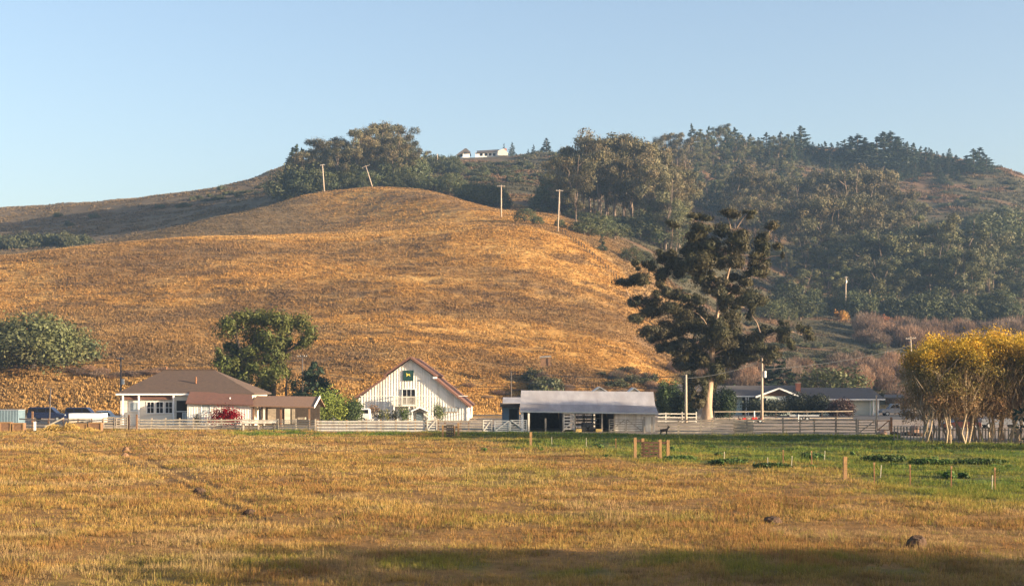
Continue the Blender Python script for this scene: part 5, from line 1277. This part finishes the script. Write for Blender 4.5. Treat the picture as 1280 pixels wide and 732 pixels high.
def wire(a, b, sag, label, dz=0.0, r=.045):
    a, b = Vector(a) + Vector((0, 0, dz)), Vector(b) + Vector((0, 0, dz)); pts = []
    for i in range(13):
        t = i / 12; p = a.lerp(b, t); p.z -= sag * 4 * t * (1 - t); pts.append(p)
    tag(MB().tube(pts, r, 4, cap=False).build('power_line', M['wire'], None, tuple(pts[0])), label, 'wire')
wire(tops['a'], (-130, 222, 8.6), .8, 'power line leaving the farmhouse pole towards the broad oak', -.8)
wire(tops['a'], tops['c'], .7, 'upper power line between the farmhouse pole and the small pole behind the tree', -.9)
wire(tops['a'], tops['c'], .8, 'lower power line between the farmhouse pole and the small pole behind the tree', -2.2)
wire(tops['c'], tops['d'], .9, 'power line passing behind the white barn roof', -2.6)
wire(tops['d'], tops['e'], .5, 'upper power line over the metal shed roof', -.2)
wire(tops['d'], tops['e'], .6, 'lower power line over the metal shed roof', -1.6)
wire(tops['e'], tops['f'], .4, 'power line between the two pale poles by the giant eucalyptus', -.5)
wire(tops['f'], tops['g'], .7, 'power line crossing in front of the bare willows', -1.6)

# ---------------------------------------------------------------- vehicles and machines
def vehicle(name, label, kind, cx, d, L, Hh, paint, body='van', face=1, z=0.0):
    """side-on vehicle; profile in the x-z plane, width along y"""
    W = 1.85; t = thing(name, label, kind, (cx, d, z)); f = face; X = lambda u: cx + f * (u - .5) * L
    low = .32; mid = z + Hh * .56; top = z + Hh
    if body == 'van': lowp = [(0, .3), (0, .62), (.7, .62), (.98, .5), (1, .34), (.99, .22), (.01, .22)]; cab = [(.01, .60), (.03, .96), (.08, 1), (.62, 1), (.78, .60)]
    elif body == 'pickup': lowp = [(0, .3), (0, .58), (.72, .58), (.97, .54), (1, .4), (.99, .22), (.01, .22)]; cab = [(.36, .56), (.40, .97), (.46, 1), (.63, 1), (.76, .57)]
    else: lowp = [(0, .3), (.0, .56), (.08, .64), (.72, .62), (.97, .54), (1, .38), (.99, .22), (.01, .22)]; cab = [(.08, .60), (.2, .96), (.26, 1), (.56, 1), (.72, .60)]
    bm = MB().extr([(X(u), z + v * Hh) for u, v in lowp], d - W / 2, d + W / 2)
    bo = bm.build('body', M[paint], t, bevel=.06)
    y0, y1 = d - W / 2 + .1, d + W / 2 - .1
    MB().extr([(X(u), z + v * Hh) for u, v in cab], y0, y1).build('cab', M[paint], bo, bevel=.05)
    us = [u for u, _ in cab]; ub, ue = min(us) + .03, max(us) - .06; nwin = 3 if body == 'van' else 2
    for k in range(nwin):
        a = ub + (ue - ub) * k / nwin + .012; b = ub + (ue - ub) * (k + 1) / nwin - .012
        bt = b - (.07 if k == nwin - 1 else 0); at = a + (.05 if k == 0 and body != 'van' else 0)
        if k == nwin - 1: b = b + .02
        MB().extr([(X(a), z + .65 * Hh), (X(b), z + .65 * Hh), (X(bt), z + .92 * Hh), (X(at), z + .92 * Hh)], y0 - .012, y0 + .01).build('window', M['glass'], t)
    MB().extr([(X(.985), z + .42 * Hh), (X(1.004), z + .42 * Hh), (X(1.004), z + .5 * Hh), (X(.97), z + .5 * Hh)], d - W / 2 + .1, d - W / 2 + .4).build('headlight', M['paleglass'], t)
    MB().box(*sorted((X(-.02), X(.02))), d - W / 2 + .05, d + W / 2 - .05, z + .24 * Hh, z + .32 * Hh).build('bumper', M['steel'], t)
    for u in (.19, .80):
        for s in (-1, 1):
            y = d + s * (W / 2 - .1)
            w = MB().tube([(X(u), y - .11, z + .35), (X(u), y + .11, z + .35)], .35, 18).build('wheel', M['rubber'], t)
            MB().tube([(X(u), y + s * .112, z + .35), (X(u), y + s * .125, z + .35)], .2, 12).build('rim', M['steel'], w)
    return t
vehicle('parked_van', 'long dark blue van parked behind the leaning grey pole', 'van', PX(60, 196), 196, 5.2, 1.95, 'navy', 'van')
vehicle('parked_car', 'dark blue car parked between the dark van and the farmhouse', 'car', PX(105, 197), 197, 4.9, 1.9, 'navy', 'van')
vehicle('parked_van', 'white van whose boxy rear shows between green shrubs and the barn', 'van', PX(440, 189), 189, 5.0, 1.9, 'whitecar', 'van', -1)
vehicle('parked_car', 'white car parked tight against the farmhouse corner', 'car', PX(134, 181), 181, 3.9, 1.75, 'whitecar', 'car')
vehicle('pickup_truck', 'dark grey pickup under the carport beside the ranch house garage', 'pickup', PX(1119, 231), 231, 5.0, 1.95, 'greypaint', 'pickup', -1)
vehicle('parked_car', 'maroon car glimpsed between the trunks of the yellow trees', 'car', PX(1200, 158), 158, 4.3, 1.5, 'maroon', 'car', -1)
vehicle('parked_car', 'dark blue car behind the yellow trees, next to the maroon car', 'car', PX(1212, 172), 172, 4.4, 1.9, 'navy', 'van', 1)
vehicle('pickup_truck', 'brownish pickup behind the last yellow trees', 'pickup', PX(1250, 165), 165, 5.0, 1.95, 'greypaint', 'pickup', 1)
d = 166.0
ct = thing('livestock_trailer', 'blue-grey corrugated livestock trailer at the end of the rough rail fence', 'trailer', (PX(8, d), d, 0))
MB().box(PX(-22, d), PX(23, d), d, d + 2.3, .5, PZ(512.5, d)).build('box_body', M['bluetin'], ct)
MB().box(PX(-22, d) - .03, PX(23, d) + .04, d - .04, d + 2.34, PZ(512.5, d), PZ(511.8, d)).build('top_edge', M['steel'], ct)
for p in (-8, 2):
    w = MB().tube([(PX(p, d), d + .05, .36), (PX(p, d), d + .28, .36)], .36, 16).build('wheel', M['rubber'], ct)
d = 168.0
ft = thing('stock_trailer', 'long white-topped trailer with grey sides parked before the white car', 'trailer', (PX(107, d), d, 0))
MB().box(PX(86, d), PX(128.5, d), d, d + 2, PZ(522.6, d), PZ(516.4, d)).build('upper_panel', M['trim'], ft)
MB().box(PX(86, d) + .02, PX(128.5, d) - .02, d + .02, d + 1.98, .45, PZ(522.6, d) - .004).build('lower_panel', M['paleboard'], ft)
MB().box(PX(113, d), PX(127.5, d), d - .015, d + .015, PZ(526.5, d), PZ(523.4, d)).build('panel', M['trim'], ft)
for p in (103, 111): MB().tube([(PX(p, d), d - .1, .36), (PX(p, d), d + .2, .36)], .36, 16).build('wheel', M['rubber'], ft)
MB().beam((PX(86, d), d + 1, .5), (PX(79, d), d + 1, .5), .12, .12).build('drawbar', M['rust'], ft)

def mower(px, d, label, face=1):
    x = PX(px, d); t = thing('garden_tractor', label, 'tractor', (x, d, 0)); t.scale = (.72, .72, .72); X = lambda u: x + face * u
    bm = MB().extr([(X(-.1), .55), (X(.85), .5), (X(.9), .85), (X(.75), 1.02), (X(0), 1.05), (X(-.1), .95)], d - .3, d + .3); bm.build('hood', M['red'], t, bevel=.05)
    MB().extr([(X(-.95), .6), (X(-.1), .45), (X(-.1), .6), (X(-.3), .8), (X(-.95), .85)], d - .42, d + .42).build('fender', M['red'], t, bevel=.04)
    MB().extr([(X(-.75), .86), (X(-.3), .84), (X(-.3), .94), (X(-.66), .97), (X(-.78), 1.4), (X(-.86), 1.38)], d - .24, d + .24).build('seat', M['blackpaint'], t)
    for u, r_ in ((.62, .28), (-.6, .42)):
        for s in (-1, 1):
            w = MB().tube([(X(u), d + s * .5 - .12, r_), (X(u), d + s * .5 + .12, r_)], r_, 16).build('wheel', M['rubber'], t)
            MB().tube([(X(u), d + s * .625, r_), (X(u), d + s * .635, r_)], r_ * .5, 10).build('rim', M['trim'], w)
    MB().tube([(X(.05), d, 1.0), (X(-.18), d, 1.28)], .03, 6).tube([(X(-.18), d - .18, 1.27), (X(-.18), d + .18, 1.31)], .03, 6).build('steering_wheel', M['blackpaint'], t)
    return t
mower(928.5, 184, 'red garden tractor behind the fence, nearer the giant trunk', 1)
mower(945.5, 188, 'red garden tractor with roll frame beside the tall pale pole', -1)
rb = [o for o in COL.objects if o.get('label', '').startswith('red garden tractor with roll')][0]
MB().tube([(PX(942, 188), 187.7, .9), (PX(942, 188), 187.7, 2.2), (PX(942, 188), 188.3, 2.2), (PX(942, 188), 188.3, .9)], .05, 6).build('roll_frame', M['trim'], rb)
d = 196.0
tb = thing('flat_trailer', 'dark flatbed trailer parked before the ranch house hedge', 'trailer', (PX(1005, d), d, 0))
MB().box(PX(987, d), PX(1024, d), d, d + 2, .72, .86).build('deck', M['darkwood'], tb)
MB().box(PX(987, d), PX(1024, d), d - .06, d - .003, .70, .9).build('rail', M['steel'], tb)
for p in (1001, 1009):
    w = MB().tube([(PX(p, d), d - .02, .34), (PX(p, d), d + .2, .34)], .34, 16).build('wheel', M['rubber'], tb); MB().tube([(PX(p, d), d - .04, .34), (PX(p, d), d - .021, .34)], .18, 10).build('rim', M['steel'], w)
MB().box(PX(997.6, d), PX(998.6, d), d - .16, d - .065, 0, .95).build('stand', M['trim'], tb)
for px, dd, w, h, la, m_ in ((1103, 142.2, 1.0, .55, 'tan boulder below the pole gate', 'rock'), (1119, 142.4, 1.1, .42, 'dark purple-brown rock, first beyond the pole gate', 'soil'), (1128, 142.0, .8, .45, 'pale brown rock between two dark rocks by the yellow trees', 'rock'), (1135, 141.5, .9, .5, 'dark rock beside the first yellow tree', 'soil'), (1148, 140.5, 1.2, .4, 'flat dark rock under the first yellow tree', 'soil'), (1143, 147, .9, 1.0, 'orange-pink rock in the yard behind the yellow trees', 'rock')):
    bm = bmesh.new(); bmesh.ops.create_icosphere(bm, subdivisions=3, radius=1)
    for v_ in bm.verts:
        p = np.array(v_.co); s_ = .8 + .45 * float(vnoise(p[0] * 2 + px, p[1] * 2 + p[2] * 2.3, 5)); v_.co = Vector((p[0] * w / 2 * s_, p[1] * w / 2.4 * s_, (p[2] * .5 + .3) * h * s_))
    me = bpy.data.meshes.new('rock'); bm.to_mesh(me); bm.free(); me.materials.append(M[m_]); me.polygons.foreach_set('use_smooth', [True] * len(me.polygons))
    o = bpy.data.objects.new('rock', me); COL.objects.link(o); o.location = (PX(px, dd), dd, 0); tag(o, la, 'rock')
for px, py, w, h, la, m_ in ((965.5, 654, .55, .26, 'dark molehill in the dry pasture, farther from the shadow edge', 'soil'), (1146, 684, .55, .34, 'rough brown molehill near the shadow edge of the pasture', 'soil'), (157.5, 563.5, .45, .35, 'reddish brown clod, upper of two beside the cattle path', 'brownwood'), (156, 571, .45, .3, 'reddish brown clod, lower of two beside the cattle path', 'brownwood'), (249, 615, .55, .3, 'dark earth clod sitting in the cattle path', 'soil'), (312, 641, .4, .2, 'dark earth clod at the near end of the cattle path', 'soil')):
    dd = CAMH * F / (py - HY); x = PX(px, dd); bm = bmesh.new(); bmesh.ops.create_icosphere(bm, subdivisions=4, radius=1)
    for v_ in bm.verts:
        p = np.array(v_.co); s_ = .82 + .36 * float(fbm(p[0] * 2.5 + px, p[1] * 2.5 + p[2] * 2.3, 5, 4)); v_.co = Vector((p[0] * w * .62 * s_, p[1] * w * .5 * s_, max(p[2], -.3) * h * s_))
    me = bpy.data.meshes.new('molehill'); bm.to_mesh(me); bm.free(); me.materials.append(M[m_])
    o = bpy.data.objects.new('molehill', me); COL.objects.link(o); o.location = (x, dd, float(field_z(np.array([x]), np.array([dd]))[0])); tag(o, la, 'molehill')

# goat
gx, gd_ = PX(830, 142), 142.0
def skin_animal():
    V = [(0, 0, .62), (.30, 0, .66), (.46, 0, .80), (.52, 0, 1.0), (.64, 0, .98), (.72, 0, .92), (-.30, 0, .64), (-.42, 0, .66), (-.48, 0, .74)]
    Rd = [.17, .17, .10, .08, .07, .04, .17, .10, .03]
    E = [(0, 1), (1, 2), (2, 3), (3, 4), (4, 5), (0, 6), (6, 7), (7, 8)]
    for s in (-1, 1):
        b = len(V); V += [(.31, s * .1, .45), (.32, s * .1, .25), (.32, s * .1, .0)]; Rd += [.065, .04, .035]; E += [(1, b), (b, b + 1), (b + 1, b + 2)]
        b = len(V); V += [(-.34, s * .1, .46), (-.42, s * .1, .28), (-.38, s * .1, .0)]; Rd += [.08, .045, .035]; E += [(6, b), (b, b + 1), (b + 1, b + 2)]
        b = len(V); V += [(.48, s * .07, 1.12), (.42, s * .10, 1.22)]; Rd += [.022, .012]; E += [(3, b), (b, b + 1)]
        b = len(V); V += [(.48, s * .16, 1.0)]; Rd += [.025]; E += [(3, b)]
    me = bpy.data.meshes.new('goat'); me.from_pydata(V, E, []); o = bpy.data.objects.new('goat', me); COL.objects.link(o)
    md = o.modifiers.new('skin', 'SKIN')
    for i, r_ in enumerate(Rd): me.skin_vertices[0].data[i].radius = (r_, r_)
    me.skin_vertices[0].data[0].use_root = True
    o.modifiers.new('sub', 'SUBSURF').render_levels = 2
    me.materials.append(M['fur']); o.scale = (.85, .85, .85); o.location = (gx, gd_, 0); o.rotation_euler = (0, 0, .15)
    return o
tag(skin_animal(), 'dark goat standing by the five-rail fence near the metal shed corner', 'goat')

# ---------------------------------------------------------------- grass
def tufts(rng, x, y, z, k, h, w, spread, col, colt, lean=.5):
    """k blades per tuft: one triangle each"""
    n = len(x); X, Y, Z = (np.repeat(a, k) for a in (x, y, z)); hh = np.repeat(h, k) * rng.uniform(.5, 1.15, n * k); ww = np.repeat(w, k) * rng.uniform(.6, 1.3, n * k)
    sp = np.repeat(spread, k); a = rng.uniform(0, 2 * np.pi, n * k); q = np.sqrt(rng.random(n * k)) * sp
    bx_, by_ = X + np.cos(a) * q, Y + np.sin(a) * q
    t = rng.uniform(0, 2 * np.pi, n * k); wx, wy = np.cos(t) * ww / 2, np.sin(t) * ww / 2
    l = np.abs(rng.normal(size=n * k)) * lean; tx, ty = bx_ + np.cos(a) * hh * l, by_ + np.sin(a) * hh * l
    v = np.stack([np.stack([bx_ - wx, by_ - wy, Z - .02], 1), np.stack([bx_ + wx, by_ + wy, Z - .02], 1), np.stack([tx, ty, Z + hh * np.sqrt(np.maximum(.08, 1 - np.minimum(l, .95) ** 2))], 1)], 1).reshape(-1, 3)
    c0 = np.repeat(col, k, 0) * rng.uniform(.75, 1.25, (n * k, 1)); c1 = np.repeat(colt, k, 0) * rng.uniform(.8, 1.25, (n * k, 1))
    c = np.stack([c0, c0, c1], 1).reshape(-1, 3)
    return v, c
rng = np.random.default_rng(77); VV, CC = [], []
for d0, d1, dens, k, hs, ws, sp in ((33, 50, 40, 11, .15, .018, .12), (50, 72, 24, 10, .16, .026, .16), (72, 105, 12, 9, .17, .040, .22), (105, 168, 6, 8, .18, .060, .32)):
    wA = d1 * .80; n = int((d1 - d0) * wA * 2 / 2 * dens)
    y = rng.uniform(d0, d1, n); x = rng.uniform(-.5, .5, n) * wA
    px = CX + F * x / y; ok = (np.abs(px - 640) < 680) & (y < np.interp(px, *FENCE_D) - .6)
    x, y = x[ok], y[ok]; pd = path_dist(x, y)
    patch = fbm(x / 2.6, y / 2.6, 91, 3); ok = (pd > .05 + .38 * rng.random(len(x))) & (rng.random(len(x)) < .26 + 1.1 * sst(.32, .60, patch)); x, y, patch = x[ok], y[ok], patch[ok]
    g = green_amt(x, y); g = np.clip(g + rng.normal(size=len(x)) * .16, 0, 1)
    g = np.where(rng.random(len(x)) < .05, np.maximum(g, .6), g)
    z = field_z(x, y); u = fbm(x / 4, y / 4, 93, 3)[:, None]; rr = rng.random((len(x), 1))
    dry = np.array((.46, .255, .068)) * (1 - rr) + np.array((.60, .40, .14)) * rr
    dry = mix(dry, np.array((.34, .15, .055)), sst(.42, .64, u) * .65)
    br = sst(.52, .72, fbm(x / 1.1, y / 1.6, 95, 3))[:, None]; dry = mix(dry, np.array((.13, .075, .04)), br * .65); pale = sst(.55, .7, fbm(x / 3.5, y / 3, 99, 3))[:, None]; dry = mix(dry, np.array((.62, .46, .24)), pale * .45)
    ylw = np.array((.34, .29, .055)); gr_ = np.array((.11, .19, .026)) * (1 - rr * .4) + np.array((.24, .27, .05)) * rr * .4
    gg = g[:, None]; col = np.where(gg < .5, mix(dry, ylw, gg * 2), mix(ylw, gr_, gg * 2 - 1))
    lush = fbm(x / 5, y / 3, 97, 3)
    h = hs * (.55 + .9 * patch) * rng.uniform(.6, 1.4, len(x)) * (1 + .5 * g * sst(.4, .7, lush))
    tall = rng.random(len(x)) < .035; h = np.where(tall, h * 2.2, h)
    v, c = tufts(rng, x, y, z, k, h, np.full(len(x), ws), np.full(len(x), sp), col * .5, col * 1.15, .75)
    VV.append(v); CC.append(c)
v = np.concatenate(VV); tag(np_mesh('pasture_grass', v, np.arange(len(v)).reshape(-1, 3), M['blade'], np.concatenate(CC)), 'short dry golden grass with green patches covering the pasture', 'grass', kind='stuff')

VV, CC = [], []
for y0, y1, n, k in ((240, 300, 90000, 5), (300, 402, 150000, 4), (402, 520, 110000, 4)):
    y = rng.uniform(y0, y1, n); px = rng.uniform(-40, 900, n); x = (px - CX) * y / F
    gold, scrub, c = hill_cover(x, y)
    pt = fbm(x / 3.2, y / 2.4, 105, 3)
    ok = (rng.random(n) < gold) & (rng.random(n) < sst(.12, .50, pt)) & (px < np.interp(y, [240, 255, 290], [640, 840, 900])); x, y, c, pt = x[ok], y[ok], c[ok], pt[ok]
    z = H(x, y); c = c * rng.uniform(.7, 1.2, (len(x), 1)); s_ = rng.uniform(.4, 1.25, len(x)) * (.6 + .8 * pt); bank = sst(0, 1, (262 - y) / 8)
    s_ = s_ * (1 + bank * .35)
    c = mix(c, STRAW, (bank * .5)[:, None])
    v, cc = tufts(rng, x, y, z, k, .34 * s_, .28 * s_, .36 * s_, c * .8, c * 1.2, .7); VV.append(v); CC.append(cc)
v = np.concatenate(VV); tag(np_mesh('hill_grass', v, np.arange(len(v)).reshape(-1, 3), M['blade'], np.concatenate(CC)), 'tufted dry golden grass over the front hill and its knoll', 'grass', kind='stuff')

VV, CC = [], []
for y0, y1, pa, pb, n, s0 in ((285, 460, 700, 1340, 60000, .55), (460, 640, 560, 1340, 70000, .85), (600, 850, 520, 1340, 90000, 1.15), (500, 770, -60, 420, 60000, .7)):
    y = rng.uniform(y0, y1, n); px = rng.uniform(pa, pb, n); x = (px - CX) * y / F
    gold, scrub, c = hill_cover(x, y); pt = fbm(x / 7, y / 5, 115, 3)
    ok = (rng.random(n) < sst(.36, .62, pt)) & ((y > 520) | (scrub > .5)) & ~((y > 715) & (px > 560) & (px < 645)); x, y, c, pt = x[ok], y[ok], c[ok], pt[ok]
    z = H(x, y); s_ = s0 * rng.uniform(.4, 1.3, len(x)) * (.5 + pt)
    c = c * rng.uniform(.6, 1.35, (len(x), 1))
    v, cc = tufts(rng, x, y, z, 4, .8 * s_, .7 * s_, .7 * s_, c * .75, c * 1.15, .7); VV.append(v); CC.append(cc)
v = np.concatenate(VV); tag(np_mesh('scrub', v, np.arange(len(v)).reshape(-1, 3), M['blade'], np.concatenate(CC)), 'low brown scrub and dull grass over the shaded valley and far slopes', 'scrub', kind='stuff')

# ---------------------------------------------------------------- haze
hz_m = bpy.data.materials.new('haze_air'); hz_m.use_nodes = True; nt = hz_m.node_tree
nt.nodes.remove(nt.nodes['Principled BSDF']); pv = nt.nodes.new('ShaderNodeVolumePrincipled')
pv.inputs['Color'].default_value = (0.40, 0.64, 1.0, 1); pv.inputs['Density'].default_value = 0.00014; pv.inputs['Anisotropy'].default_value = 0.1
nt.links.new(pv.outputs[0], nt.nodes['Material Output'].inputs['Volume'])
tag(MB().box(-1080, 1080, -115, 1000, -2, 182).build('haze', hz_m), kind='stuff')
